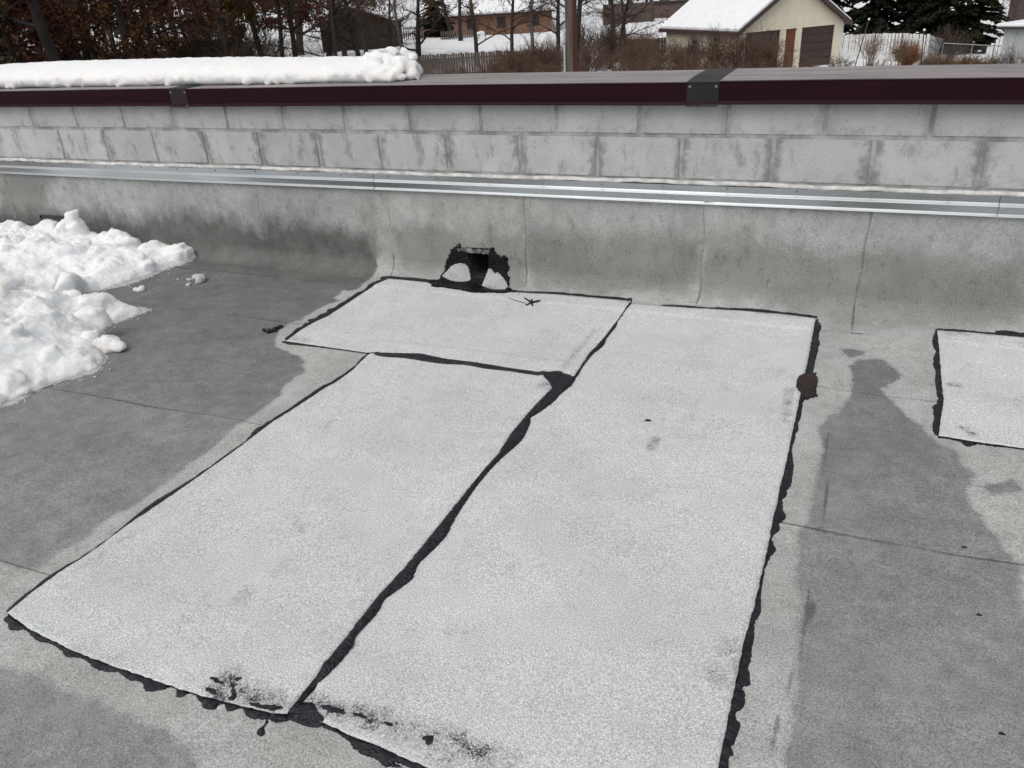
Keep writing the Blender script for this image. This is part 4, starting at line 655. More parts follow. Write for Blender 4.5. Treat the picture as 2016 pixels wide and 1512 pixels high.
# ------------------------------------------------------------------ terrain beyond the building
CTRL = [(-5.85, 16.1, -4.4), (-26.6, 43.9, -4.0), (-21.5, 46.5, -4.1), (-17.5, 48, -4.1), (-39, 88, -3.72), (-37.4, 60.7, -2.8), (-28.4, 48.6, -2.9), (-33.7, 66.1, -2.8), (-21.5, 54, -2.9), (-40, 70, -2.9), (-32, 40, -3.6), (-28.5, 20, -4.2), (-15.7, 56, -3.4), (-14.5, 60.4, -3.9), (-20, 89, -2.8), (-14.9, 66.5, -2.75), (-6.1, 46, -3.95), (-.8, 51.3, -3.95), (-10.7, 52.2, -3.95), (4, 54, -4.35), (9, 66, -4.6), (6.7, 42, -4.3), (11.5, 80, -4.2), (-2, 70, -4.0), (-17, 75, -2.6), (-60, 60, -2.2), (-70, 45, -2.4), (-75, 90, -1.0), (0, 30, -4.4), (-10, 30, -4.4), (0, 5, -4.6), (-40, 10, -4.4), (40, 30, -4.8), (40, 80, -4.6), (-90, 20, -3), (0, -40, -4.8), (-30, 110, -2.4), (0, 120, -2.5)]
CT = np.array(CTRL)
def gz(x, y):
    x = np.atleast_1d(np.asarray(x, float)); y = np.atleast_1d(np.asarray(y, float)); d2 = (x[:, None]-CT[:, 0])**2+(y[:, None]-CT[:, 1])**2+4.0; w = 1/d2**1.6
    z = (w*CT[:, 2]).sum(1)/w.sum(1); far = np.hypot(x, y); return z+13*sstep(115, 260, far)
G = lambda x, y: float(gz(x, y)[0])
xs = np.unique(np.concatenate([np.arange(-100, 45, 1.6), np.linspace(-900, -100, 40), np.linspace(45, 900, 40)])); ys = np.unique(np.concatenate([np.arange(1, 115, 1.6), np.linspace(115, 1200, 50), np.linspace(-400, 1, 30)]))
X, Y = np.meshgrid(xs, ys, indexing='ij'); Zg = gz(X.ravel(), Y.ravel())+np.array([.10*noise.fractal(Vector((a*.35, b*.35, 0)), 1, 2, 3) for a, b in zip(X.ravel(), Y.ravel())])
i_ = np.arange(X.size).reshape(X.shape); Q = np.stack([i_[:-1, :-1], i_[1:, :-1], i_[1:, 1:], i_[:-1, 1:]], -1).reshape(-1, 4)
q = NT('snowy_ground'); c = q.mix(q.step(q.noise(.9, 5, .65), .40, .56), (.10, .065, .042), (.80, .81, .83)); xyz = q.sep()
near = q.math('MULTIPLY', q.step(xyz[1], 46, 38), q.step(q.noise(2.2, 5, .7), .36, .6)); c = q.mix(near, c, (.10, .06, .04)); clean = q.math('MAXIMUM', q.step(xyz[1], 46, 50), q.step(q.noise(.22, 3), .45, .55)); c = q.mix(clean, c, (.80, .81, .83))
brn = q.math('MULTIPLY', q.step(xyz[1], 46, 36), q.step(q.noise(1.1, 5, .7), .50, .62)); c = q.mix(brn, c, (.11, .068, .045))
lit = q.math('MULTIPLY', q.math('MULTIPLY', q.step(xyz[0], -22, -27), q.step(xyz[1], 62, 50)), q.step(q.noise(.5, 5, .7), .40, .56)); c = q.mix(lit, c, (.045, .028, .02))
q.set('Base Color', c).set('Roughness', .85); q.bump(q.noise(3, 5), .5, .15)
gr = obj('snowy_ground', mesh_of('snowy_ground', np.stack([X.ravel(), Y.ravel(), Zg], 1), Q), 'snowy_ground', None, True); gr['kind'] = 'structure'; gr['label'] = 'snow covered ground and lawns below the roof'
# ------------------------------------------------------------------ background materials
def leafmat(name, cols, rough=.75):
    q = NT(name); g = q.n('ShaderNodeNewGeometry'); n = len(cols); c = q.ramp(g.outputs['Random Per Island'], [(i/max(1, n-1), col) for i, col in enumerate(cols)])
    q.set('Base Color', c).set('Roughness', rough).set('Specular IOR Level', .2)
leafmat('leaf_red', [(.075, .020, .016), (.11, .030, .020), (.05, .020, .015), (.13, .055, .022)]); leafmat('leaf_russet', [(.10, .045, .020), (.07, .03, .017), (.14, .078, .028), (.085, .038, .018)])
leafmat('leaf_ochre', [(.14, .085, .018), (.10, .055, .014), (.16, .10, .025), (.07, .04, .014)]); leafmat('leaf_olive', [(.035, .035, .012), (.05, .045, .016), (.03, .024, .012), (.06, .05, .02)])
leafmat('needles', [(.010, .016, .009), (.016, .024, .012), (.008, .012, .008), (.022, .024, .012)]); leafmat('needles_brown', [(.018, .022, .011), (.034, .026, .014), (.012, .015, .009), (.03, .032, .015)])
simple('bark', (.052, .042, .035), .9, .45, 3, bump=.6, bscale=12); simple('bark_dark', (.026, .021, .018), .9, .4, 3); simple('bark_grey', (.14, .125, .11), .9, .35, 4, bump=.4, bscale=10)
leafmat('twigs', [(.07, .052, .042), (.10, .07, .052), (.05, .038, .032)]); leafmat('twigs_red', [(.105, .066, .048), (.14, .088, .060), (.075, .048, .038)]); leafmat('twigs_tan', [(.15, .10, .06), (.19, .12, .07), (.11, .075, .05), (.20, .14, .09)]); leafmat('twigs_dark', [(.035, .026, .018), (.05, .032, .022), (.028, .024, .014)]); leafmat('dry_leaf', [(.26, .12, .06), (.20, .09, .05)])
simple('brick', (.27, .135, .085), .9, .2, 3); simple('snow_roof', (.84, .85, .87), .8, .04, 2, bump=.2, bscale=3)
simple('dark_brown_wood', (.024, .019, .017), .85, .3, 5); simple('brown_wall', (.085, .06, .052), .85, .25, 3); simple('grey_fence_wood', (.115, .095, .080), .9, .4, 6); simple('dark_fence_wood', (.045, .030, .027), .9, .35, 6)
simple('white_panel', (.66, .66, .65), .6, .08, 5); simple('grey_panel', (.40, .42, .42), .6, .12, 5); simple('cream_siding', (.78, .735, .585), .6, .05, 2); simple('maroon_trim', (.060, .038, .037), .55, .15, 4); simple('garage_door', (.050, .033, .029), .5, .2, 3); simple('rust_door', (.15, .042, .018), .5, .15, 3)
simple('window_glass', (.012, .014, .016), .12, .1, 2); simple('window_frame_dark', (.03, .025, .022), .6, .1, 4); simple('white_paint', (.75, .75, .74), .5, .05, 4); simple('galvanised', (.25, .26, .26), .5, .2, 10, .6); simple('conduit_grey', (.36, .36, .35), .6, .15, 6); simple('dark_post', (.03, .028, .028), .6, .2, 5)
q = NT('brick_wall'); bt = q.n('ShaderNodeTexBrick'); q.t.links.new(q.coord((1, 1, 1)), bt.inputs[0]); mpv = q.n('ShaderNodeCombineXYZ'); s_ = q.sep(); q.t.links.new(s_[0], mpv.inputs[0]); q.t.links.new(s_[2], mpv.inputs[1]); q.t.links.new(mpv.outputs[0], bt.inputs[0])
bt.inputs['Scale'].default_value = 2.2; bt.inputs['Color1'].default_value = (.21, .10, .06, 1); bt.inputs['Color2'].default_value = (.165, .075, .047, 1); bt.inputs['Mortar'].default_value = (.22, .16, .125, 1); q.set('Base Color', bt.outputs[0]).set('Roughness', .9)
q = NT('pole_wood'); sp_ = q.sep(); gcol = q.mix(q.step(q.noise(1, 5, .65, q.coord((14, 14, .8))), .35, .7), (.075, .058, .05), (.135, .115, .10)); rcol = q.mix(q.step(q.noise(1, 5, .65, q.coord((18, 18, .9))), .35, .7), (.10, .030, .014), (.055, .020, .012)); fr_ = q.step(q.math('ADD', sp_[0], q.math('MULTIPLY', q.math('SUBTRACT', q.noise(1.2, 3), .5), .10)), .0, .05); q.set('Base Color', q.mix(fr_, gcol, rcol)).set('Roughness', .9); q.bump(q.noise(1, 5, .6, q.coord((30, 30, 1.5))), .6, .02)
# ------------------------------------------------------------------ utility pole
V, F = [], []; tube_pts(V, F, [Vector((0, 0, z)) for z in (0, 2, 4, 6, 8, 10)], [.165, .157, .15, .143, .137, .13], 20, True)
up = thing('utility_pole', 'thick weathered wooden utility pole, grey on one side and rust brown on the other', 'utility pole', (-5.82, 16.13, -4.5), .33)
obj('pole', mesh_of('pole', V, F), 'pole_wood', up, True)
V, F = [], []; tube_pts(V, F, [Vector((-.175, -.10, z)) for z in (0, 2, 3.5, 4.83)], [.022]*4, 10, True); obj('conduit', mesh_of('conduit', V, F), 'conduit_grey', up, True)
bm = bmesh.new()
bm.free()
for z in (2.5, 3.75, 4.6): obj('conduit_clip', bbox(-.205, -.13, -.13, -.07, z, z+.03), 'galvanised', up)
# ------------------------------------------------------------------ trees
def rvec(rg, s=1.0): return Vector(rg.normal(0, s, 3))
def grow_tree(seed, H, r, lean=.04, first=.18, n1=13, n2=7, n3=7, l1=.42, up_=.35, wig=.12, twr=.008):
    rg = np.random.RandomState(seed); V, F, TV, TF, tips = [], [], [], [], []
    pts = [Vector((0, 0, -.4))]; d = Vector((rg.normal(0, lean), rg.normal(0, lean), 1)); k = 9
    for i in range(k): d = (d+rvec(rg, .04)).normalized(); pts.append(pts[-1]+d*H/k)
    rad = [r*(1.25 if i == 0 else 1)*(1-.9*(i/k)**1.1) for i in range(k+1)]; tube_pts(V, F, pts, rad, 8)
    for a in range(n1):
        f = first+(1-first)*(a+rg.uniform(0, 1))/n1; i = min(k-1, int(f*k)); p0 = pts[i].lerp(pts[i+1], f*k-i); th = rg.uniform(0, 6.28); L = H*l1*(1.1-.8*f)*rg.uniform(.75, 1.2)
        d1 = Vector((math.cos(th), math.sin(th), up_+.5*f+rg.uniform(-.2, .25))).normalized(); q = [p0]; m = 5
        for j in range(m): d1 = (d1+rvec(rg, wig)+Vector((0, 0, .05))).normalized(); q.append(q[-1]+d1*L/m)
        r1 = max(.012, r*.42*(1-.75*f)); tube_pts(V, F, q, [r1*(1-.85*j/m) for j in range(m+1)], 5)
        for b in range(n2):
            g = .15+.85*(b+rg.uniform(0, 1))/n2; j = min(m-1, int(g*m)); p1 = q[j].lerp(q[j+1], g*m-j); d2 = ((q[j+1]-q[j]).normalized()+rvec(rg, .55)).normalized(); L2 = L*.42*(1.15-.7*g)*rg.uniform(.7, 1.25); w = [p1]
            for j2 in range(3): d2 = (d2+rvec(rg, wig*1.3)).normalized(); w.append(w[-1]+d2*L2/3)
            tube_pts(TV, TF, w, [max(.006, r1*.4*(1-.8*j2/3)) for j2 in range(4)], 4)
            for c in range(n3):
                h = rg.uniform(.15, 1); j3 = min(2, int(h*3)); p2 = w[j3].lerp(w[j3+1], h*3-j3); d3 = ((w[j3+1]-w[j3]).normalized()+rvec(rg, .6)).normalized(); L3 = L2*.5*rg.uniform(.5, 1.2); mid = p2+d3*L3*.5+rvec(rg, .06*L3); e = p2+d3*L3+rvec(rg, .12*L3)
                tube_pts(TV, TF, [p2, mid, e], [twr, twr*.75, twr*.35], 3); tips.append((p2, mid, e))
    return V, F, TV, TF, tips
def leaves(tips, per, size, seed, frac=1.0, spread=.12):
    rg = np.random.RandomState(seed); V, F = [], []
    for (a, b, c) in tips:
        if rg.rand() > frac: continue
        for _ in range(per):
            t = rg.uniform(0, 1); p = (a.lerp(b, t*2) if t < .5 else b.lerp(c, t*2-1))+rvec(rg, spread); u = rvec(rg).normalized(); v = u.cross(rvec(rg)).normalized(); s = size*rg.uniform(.6, 1.3); n = len(V)
            V += [tuple(p-u*s*.5), tuple(p+v*s*.3), tuple(p+u*s*.55), tuple(p-v*s*.3)]; F.append((n, n+1, n+2, n+3))
    return V, F
TREES = {}
def tree_kind(key, seed, leaf=None, per=8, size=.16, frac=1.0, bark='bark', tw='twigs', **kw):
    V, F, TV, TF, tips = grow_tree(seed, **kw); d = {'trunk': mesh_of('trunk', V, F), 'branches': mesh_of('branches', TV, TF)}
    d['trunk'].materials.append(MAT[bark]); d['branches'].materials.append(MAT[tw])
    for m_ in d.values(): m_.polygons.foreach_set('use_smooth', [True]*len(m_.polygons))
    if leaf:
        LV, LF = leaves(tips, int(per*1.5), size, seed+99, frac); d['crown'] = mesh_of('crown', LV, LF); d['crown'].materials.append(MAT[leaf])
    TREES[key] = d
tree_kind('red_a', 1, 'leaf_red', 11, .22, H=13, r=.26, first=.1, n1=17, n2=8, n3=6, l1=.40, up_=.1); tree_kind('red_b', 2, 'leaf_russet', 9, .22, H=14, r=.30, first=.1, n1=17, n2=8, n3=6, l1=.38, up_=.15)
tree_kind('ochre', 3, 'leaf_ochre', 12, .20, H=11, r=.22, first=.08, n1=16, n2=8, n3=6, l1=.36, up_=.2); tree_kind('olive', 4, 'leaf_olive', 12, .2, H=7, r=.14, first=.05, n1=15, n2=8, n3=6, l1=.42, up_=.2)
tree_kind('bare_a', 5, None, H=13, r=.24, first=.2, n1=15, n2=9, n3=11, l1=.40, up_=.25, bark='bark_dark'); tree_kind('bare_b', 6, 'leaf_russet', 3, .15, .5, H=12, r=.2, first=.16, n1=16, n2=9, n3=10, l1=.42, up_=.2, wig=.16)
tree_kind('bare_low', 7, None, H=8, r=.26, first=.10, n1=13, n2=9, n3=11, l1=.62, up_=.15, wig=.18, bark='bark_dark'); tree_kind('bare_grey', 8, None, H=9, r=.15, first=.2, n1=12, n2=8, n3=9, l1=.42, up_=.5, bark='bark_grey')
tree_kind('stem', 9, None, H=14, r=.24, first=.32, n1=12, n2=7, n3=8, l1=.34, up_=.1, bark='bark_dark')
tree_kind('stem_leafy', 10, 'leaf_red', 5, .2, .8, H=13, r=.2, first=.28, n1=14, n2=8, n3=7, l1=.36, up_=.1, bark='bark_dark')
STUFF = {'branches', 'crown', 'needles', 'snow'}
def put_tree(kind, x, y, label, sc=1.0, rz=0.0, group=None, name='tree', dz=0.0, lean=(0, 0)):
    o = thing(name, label, 'tree', (x, y, G(x, y)+dz), rz, group); o.scale = (sc, sc, sc); o.rotation_euler = (lean[0], lean[1], rz)
    for k, me in TREES[kind].items():
        c_ = link_copy(k, me, o)
        if k in STUFF: c_['kind'] = 'stuff'
    return o
gl = 'trees of the leafy wood at the left'
LEFT = [('olive', -27.0, 16.2, 'olive leaved low tree in the far left corner behind the snow band', .9, .4), ('red_a', -31, 18.3, 'dark red leaved oak at the far left edge above the snow band', 1.0, 1.2), ('stem', -28.3, 20.2, 'thick black trunk among red leaves near the left edge', 1.15, .3),
 ('red_b', -33.5, 22.5, 'russet oak right of the thick black trunk', 1.0, 2.2), ('red_a', -34.5, 26.5, 'red oak with pale crooked twigs, second from the left', .95, 3.9), ('red_b', -31.2, 25.2, 'russet tree with drooping pale twigs above the snow band', .8, 5.0),
 ('stem_leafy', -32.0, 28.6, 'slim trunk at the right end of the red leaved wood', 1.0, 1.0), ('bare_b', -37.5, 31, 'brown leafless tree beside the first white gap in the wood', 1.0, 2.0), ('ochre', -34.5, 36.0, 'mustard yellow leaved tree in the middle of the left wood', 1.0, .8), ('bare_b', -31.9, 33.6, 'trunk with thin brown crown just left of the mustard tree', .95, 3.0),
 ('stem', -37, 42.7, 'left one of a close pair of dark trunks with snow between', .95, .2), ('stem', -36.1, 43.4, 'right one of a close pair of dark trunks with snow between', .8, 2.6), ('stem_leafy', -32.4, 40.0, 'dark trunk at the edge of the snowy clearing', 1.0, 4.2), ('bare_a', -30.9, 41.1, 'bare dark tree between clearing and brown barn', 1.0, .9),
 ('bare_b', -33.0, 46.5, 'twiggy brown tree in front of the brown barn', .9, 1.7), ('bare_b', -35.8, 50.5, 'second twiggy brown tree, closer to the barn wall', .95, 4.0)]
for i, (k, x, y, lab, s, rz) in enumerate(LEFT): put_tree(k, x, y, lab, s, rz, gl)
MIDT = [('bare_b', -29.6, 40.4, 'twiggy tree before the barn, nearest the snow band\'s end', .85, 1.3), ('bare_a', -28.4, 41.6, 'slender bare tree crossing the barn\'s front', .8, 3.3), ('bare_b', -24.3, 49.6, 'fine twigged tree hanging over the brick house\'s left window', .8, 4.4), ('bare_b', -22.3, 51.2, 'fine twigged tree between the two brick house windows', .75, .2), ('bare_a', -18.2, 49.4, 'dark bare tree touching the pole\'s left side', .75, 2.2), ('bare_b', -36.6, 54.8, 'twiggy brown tree covering the barn\'s left half', .85, 2.9), ('bare_low', -34.8, 55.5, 'dark spreading tree covering the barn\'s middle', .7, .3), ('bare_low', -28.4, 48.6, 'low spreading dark tree rising behind the old plank fence', .85, .7), ('bare_grey', -29.4, 48.2, 'thin dark forked tree just left of the low spreading one', .8, 2.0), ('stem', -33.7, 66.2, 'straight dark trunk in front of the brick house', .8, 2.0), ('bare_a', -37.5, 72.0, 'bare tree behind the barn\'s right corner', .9, 4.0),
 ('bare_grey', -20.9, 51.8, 'pale grey forked tree in front of the brick house', .95, 1.1), ('bare_a', -19.0, 54.0, 'leaning dark bare tree left of the utility pole', .8, 5.2), ('stem', -17.4, 50.5, 'dark trunk half hidden by the utility pole', .9, 3.0), ('bare_low', -15.2, 52.5, 'bushy bare tree right behind the utility pole', .75, 2.4), ('bare_a', -16.4, 57.5, 'bare tree with snowy forks right of the utility pole', .7, .5), ('bare_b', -15.4, 55.6, 'brown bare tree before the snowy yard', .62, 3.6), ('bare_a', -44, 96, 'bare tree rising behind the brick house roof', 1.1, 1.5), ('bare_b', -29, 98, 'bare tree behind the right end of the brick house', 1.1, 2.5), ('bare_b', 10.6, 72, 'reddish bare tree right of the evergreens', .7, 1.0)]
for i, (k, x, y, lab, s, rz) in enumerate(MIDT): put_tree(k, x, y, lab, s, rz, 'bare trees in the yards')
rg = np.random.RandomState(61)
for i in range(46):                                        # deeper ranks of the wood
    a = rg.uniform(-1.10, -.63); d = rg.uniform(50, 98)
    if a > -.74 and d < 70: d += 25
    x, y = 1+d*math.sin(a), -3.7+d*math.cos(a)
    if math.hypot(x+40, y-61) < 6 or (-.86 < a < -.68 and i % 2): continue
    put_tree(['red_a', 'red_b', 'bare_b', 'red_a', 'stem_leafy', 'bare_b'][i % 6], x, y, 'one of the brown and red trees deep in the wood at the left', rg.uniform(.8, 1.1), rg.uniform(0, 6.28), 'deeper ranks of the left wood')
# wooded hillside far behind: one mass
rg = np.random.RandomState(31); V, F, LV, LF = [], [], [], []
for i in range(230):
    a = rg.uniform(-1.25, .42); d = rg.uniform(105, 185); x, y = d*math.sin(a), d*math.cos(a); z = G(x, y); h = rg.uniform(9, 16)
    tube_pts(V, F, [Vector((x, y, z-.5)), Vector((x+rg.normal(0, .3), y, z+h*.5)), Vector((x+rg.normal(0, .6), y, z+h))], [.25, .16, .04], 5)
    for b in range(46):
        f = rg.uniform(.12, 1); L = rg.uniform(1.5, 4)*(1.15-f*.7); th = rg.uniform(0, 6.28); p = Vector((x, y, z+h*f)); e = p+Vector((math.cos(th)*L, math.sin(th)*L, L*rg.uniform(.1, .8))); tube_pts(V, F, [p, p.lerp(e, .5)+rvec(rg, .15), e], [.06, .035, .012], 3)
        for c in range(4):
            m_ = p.lerp(e, rg.uniform(.3, 1)); e2 = m_+rvec(rg, .7); tube_pts(V, F, [m_, e2], [.022, .008], 3)
            if i % 3 == 0:
                for _ in range(2):
                    u = rvec(rg).normalized(); v = u.cross(rvec(rg)).normalized(); pp = e2+rvec(rg, .2); n = len(LV); LV += [tuple(pp-u*.22), tuple(pp+v*.14), tuple(pp+u*.22), tuple(pp-v*.14)]; LF.append((n, n+1, n+2, n+3))
wd = obj('far_wood', mesh_of('far_wood', V+LV, F+[tuple(i+len(V) for i in f) for f in LF]), 'twigs'); wd['kind'] = 'stuff'; wd['label'] = 'bare brown wood covering the hillside behind the houses'; wd['category'] = 'wood'
# ------------------------------------------------------------------ evergreens
def conifer(seed, H, Rb, mat, nb=150, sn=True):
    rg = np.random.RandomState(seed); V, F, W, WF, S, SF = [], [], [], [], [], []
    tube_pts(W, WF, [Vector((0, 0, -.3)), Vector((0, 0, H*.5)), Vector((0, 0, H))], [.2, .12, .02], 7)
    for i in range(nb):
        f = (i+rg.uniform(0, 1))/nb; z = .25+f**1.15*(H-.3); L = Rb*(1-f**.9*.93)*rg.uniform(.7, 1.12); th = rg.uniform(0, 6.28); d = Vector((math.cos(th), math.sin(th), 0)); p0 = Vector((0, 0, z)); m = 6; q = [p0]
        for j in range(m): s = (j+1)/m; q.append(p0+d*L*s+Vector((0, 0, L*(.12*s-.34*s*s)+rg.normal(0, .03))))
        tube_pts(W, WF, q, [.03*(1-.8*j/m) for j in range(m+1)], 4)
        side = d.cross(Vector((0, 0, 1)))
        for j in range(1, m+1):
            for _ in range(30):
                p = q[j-1].lerp(q[j], rg.uniform(0, 1)); sg = 1 if rg.rand() < .5 else -1; w = L*.30*(1.05-.6*j/m)*rg.uniform(.4, 1.1); e = p+side*sg*w+d*w*.6+Vector((0, 0, -w*rg.uniform(.05, .6))); u = (e-p); v = u.cross(Vector((0, 0, 1))+rvec(rg, .4)).normalized()*rg.uniform(.07, .14); n = len(V)
                V += [tuple(p-v*.5), tuple(p.lerp(e, .6)-v), tuple(e), tuple(p.lerp(e, .6)+v)]; F.append((n, n+1, n+2, n+3))
            if sn and rg.rand() < .10 and j > 2:
                c = q[j]+Vector((0, 0, .05)); n = len(S); a_ = rg.uniform(.08, .2)
                ring_ = [tuple(c+side*math.cos(t)*a_+d*math.sin(t)*a_*.6) for t in np.linspace(0, 6.28, 7)[:-1]]; S += ring_+[tuple(c+Vector((0, 0, .07))), tuple(c-Vector((0, 0, .05)))]
                for t in range(6): SF.append((n+t, n+(t+1) % 6, n+6)); SF.append((n+(t+1) % 6, n+t, n+7))
    out = {'trunk': (mesh_of('trunk', W, WF), 'bark_dark'), 'needles': (mesh_of('needles', V, F), mat)}
    if S: out['snow'] = (mesh_of('snow', S, SF), 'snow_roof')
    for k, (me, mm_) in out.items(): me.materials.append(MAT[mm_])
    return {k: v[0] for k, v in out.items()}
TREES['fir_dark'] = conifer(41, 11, 3.0, 'needles', 190, False); TREES['fir_snow'] = conifer(42, 9, 2.9, 'needles_brown', 170, True)
for k, x, y, lab, s, rz in [('fir_dark', -2.6, 63.6, 'black green evergreen directly behind the garage', 1.0, 0), ('fir_dark', .6, 62.6, 'black green evergreen behind the left part of the white fence', 1.05, 1), ('fir_dark', 3.1, 63.4, 'dark evergreen behind the middle of the white fence', .95, 2), ('fir_snow', 5.1, 60.9, 'evergreen with snow dabs behind the end of the white fence', 1.0, .6), ('fir_snow', 7.2, 62.5, 'snow dabbed evergreen beside the grey shed, rightmost of the evergreens', .95, 2.4), ('fir_dark', 5.3, 68.5, 'tall evergreen at the back of the row by the white fence', 1.1, 4)]:
    put_tree(k, x, y, lab, s, rz, 'evergreens behind the white fence', 'evergreen_tree')
put_tree('fir_dark', -40.6, 74.5, 'evergreen rising behind the barn', .8, 3, None, 'evergreen_tree')
# ------------------------------------------------------------------ buildings
def root_at(name, label, cat, x, y, z, ang): return thing(name, label, cat, (x, y, z), ang)
def win(parent, u, v, z, w, h, frame='window_frame_dark', mull=1, depth=.06):
    bm = bmesh.new(); t = .08
    for (a, b, c, d) in ((u, u+w, z, z+t), (u, u+w, z+h-t, z+h), (u, u+t, z+t, z+h-t), (u+w-t, u+w, z+t, z+h-t)): box(bm, a, b, v-depth, v+.02, c, d)
    for k in range(mull): xm = u+w*(k+1)/(mull+1); box(bm, xm-.03, xm+.03, v-depth*.8, v+.01, z+t, z+h-t)
    f = obj('window', bm, frame, parent); obj('pane', bbox(u+t, u+w-t, v-.015, v-.005, z+t, z+h-t), 'window_glass', f); return f
# garage
ga = math.atan2(51.29-46.06, -.84+6.13); gx0, gy0, gzb = -6.13, 46.06, -3.92; GW, GD, EH, RH = 7.42, 7.6, 2.37, 4.72
gar = root_at('garage', 'cream sided double garage with snowy roof and maroon trim', 'garage', gx0, gy0, gzb, ga)
def lap(bm, u0, u1, vfun, z0, z1, axis, step_=.14, clip=None):
    z = z0
    while z < z1-1e-6:
        zz = min(z+step_, z1); a, b = (u0, u1) if clip is None else clip((z+zz)/2)
        if b-a > .02:
            if axis == 'u': pts = [Vector((a, vfun-.045, z)), Vector((a, vfun-.004, zz)), Vector((a, vfun+.05, zz)), Vector((a, vfun+.05, z))]; prism(bm, pts, (b-a, 0, 0))
            else: pts = [Vector((vfun-.045, a, z)), Vector((vfun-.004, a, zz)), Vector((vfun+.05, a, zz)), Vector((vfun+.05, a, z))]; prism(bm, pts, (0, b-a, 0))
        z = zz
slope = (RH-EH)/(GW/2); DT = 2.19
bm = bmesh.new()
for a, b in ((0, .5), (2.88, 3.28), (4.02, 4.42), (6.82, GW)): lap(bm, a, b, 0, 0, DT, 'u')
lap(bm, 0, GW, 0, DT, RH-.02, 'u', clip=lambda z: (max(0, (z-EH)/slope), min(GW, GW-(z-EH)/slope)))
obj('front_siding', bm, 'cream_siding', gar)
bm = bmesh.new(); lap(bm, 0.02, GD, 0, 0, EH, 'v'); obj('side_siding', bm, 'cream_siding', gar)
bm = bmesh.new(); box(bm, GW-.05, GW, .06, GD, 0, EH); box(bm, .06, GW-.06, GD-.06, GD, 0, EH); obj('back_wall', bm, 'cream_siding', gar)
for s, nm in ((-1, 'left'), (1, 'right')):
    xc = GW/2; ov = .38; e = Vector((xc+s*(GW/2+ov), -ov, EH-slope*ov)); rdg = Vector((xc, -ov, RH)); up2 = Vector((0, 0, .14))
    bm = bmesh.new(); prism(bm, [e, rdg, rdg+up2, e+up2], (0, GD+2*ov, 0)); r_ = obj('roof', bm, 'maroon_trim', gar)
    es = e.lerp(rdg, .02)+up2+Vector((0, .05, .003)); rs_ = rdg+up2+Vector((0, .05, .003)); bm = bmesh.new(); prism(bm, [es, rs_, rs_+Vector((0, 0, .16)), es+Vector((0, 0, .12))], (0, GD+2*ov-.1, 0)); obj('roof_snow', bm, 'snow_roof', r_)
    bm = bmesh.new(); prism(bm, [e+Vector((0, -.03, -.10)), rdg+Vector((0, -.03, -.12)), rdg+Vector((0, -.03, .15)), e+Vector((0, -.03, .15))], (0, .028, 0)); obj('rake_board', bm, 'maroon_trim', gar)
bm = bmesh.new(); box(bm, -.42, -.02, -.35, GD+.35, EH-.26, EH-.14); obj('soffit', bm, 'maroon_trim', gar)
for (a, b) in ((.5, 2.88), (4.42, 6.82)):
    dd = obj('garage_door', bbox(a, b, .09, .12, 0, DT), 'garage_door', gar)
    for k in range(5):
        z0 = k*DT/5+.012; obj('door_panel', bbox(a+.03, b-.03, .06, .09, z0, z0+DT/5-.024, .008), 'garage_door', dd)
pd = obj('door', bbox(3.28, 4.02, .05, .1, 0, DT-.03), 'rust_door', gar); obj('knob', bbox(3.36, 3.42, .0, .05, 1.0, 1.06, .01), 'galvanised', pd)
for a in (-.03, GW-.07): obj('corner_trim', bbox(a, a+.1, -.06, -.003, 0, EH-.1), 'white_panel', gar)
# brick house
ba = math.atan2(90.04-84.86, -33.75+45.37); bh = root_at('brick_house', 'long low orange brick house with a snow covered roof', 'house', -47.5, 83.9, -3.95, ba); BW, BH_, BD = 15.2, 2.52, 8.5
bm = bmesh.new(); box(bm, 0, BW, 0, BD, -1, BH_); obj('wall', bm, 'brick_wall', bh)
bm = bmesh.new(); e0, e1, rz_ = -.5, BD+.5, BH_+2.3; prism(bm, [Vector((-.4, e0, BH_)), Vector((-.4, e1, BH_)), Vector((-.4, BD/2, rz_))], (BW+.8, 0, 0)); rf = obj('roof', bm, 'dark_brown_wood', bh)
bm = bmesh.new(); prism(bm, [Vector((-.4, e0+.05, BH_+.06)), Vector((-.4, BD/2, rz_+.06)), Vector((-.4, BD/2, rz_+.3)), Vector((-.4, e0+.0, BH_+.26))], (BW+.8, 0, 0)); obj('roof_snow', bm, 'snow_roof', rf)
obj('gutter', bbox(-.4, BW+.4, e0-.1, e0, BH_-.12, BH_+.06), 'dark_brown_wood', bh)
for u in (2.2, 5.25, 8.75, 12.6): win(bh, u+.1, 0, 1.05, 1.0, 1.15, mull=0)
bm = bmesh.new(); bmesh.ops.create_icosphere(bm, subdivisions=2, radius=.55, matrix=Matrix.Translation((6.9, -.9, .25)) @ Matrix.Scale(.5, 4, (0, 0, 1)))
tag(obj('snow_mound', bm, 'snow_roof', None, True), 'small round cap of snow in front of the brick house wall', 'snow'); o_ = bpy.data.objects['snow_mound']; o_.matrix_world = Matrix.Translation((-47.5, 83.9, -3.55)) @ Matrix.Rotation(ba, 4, 'Z')
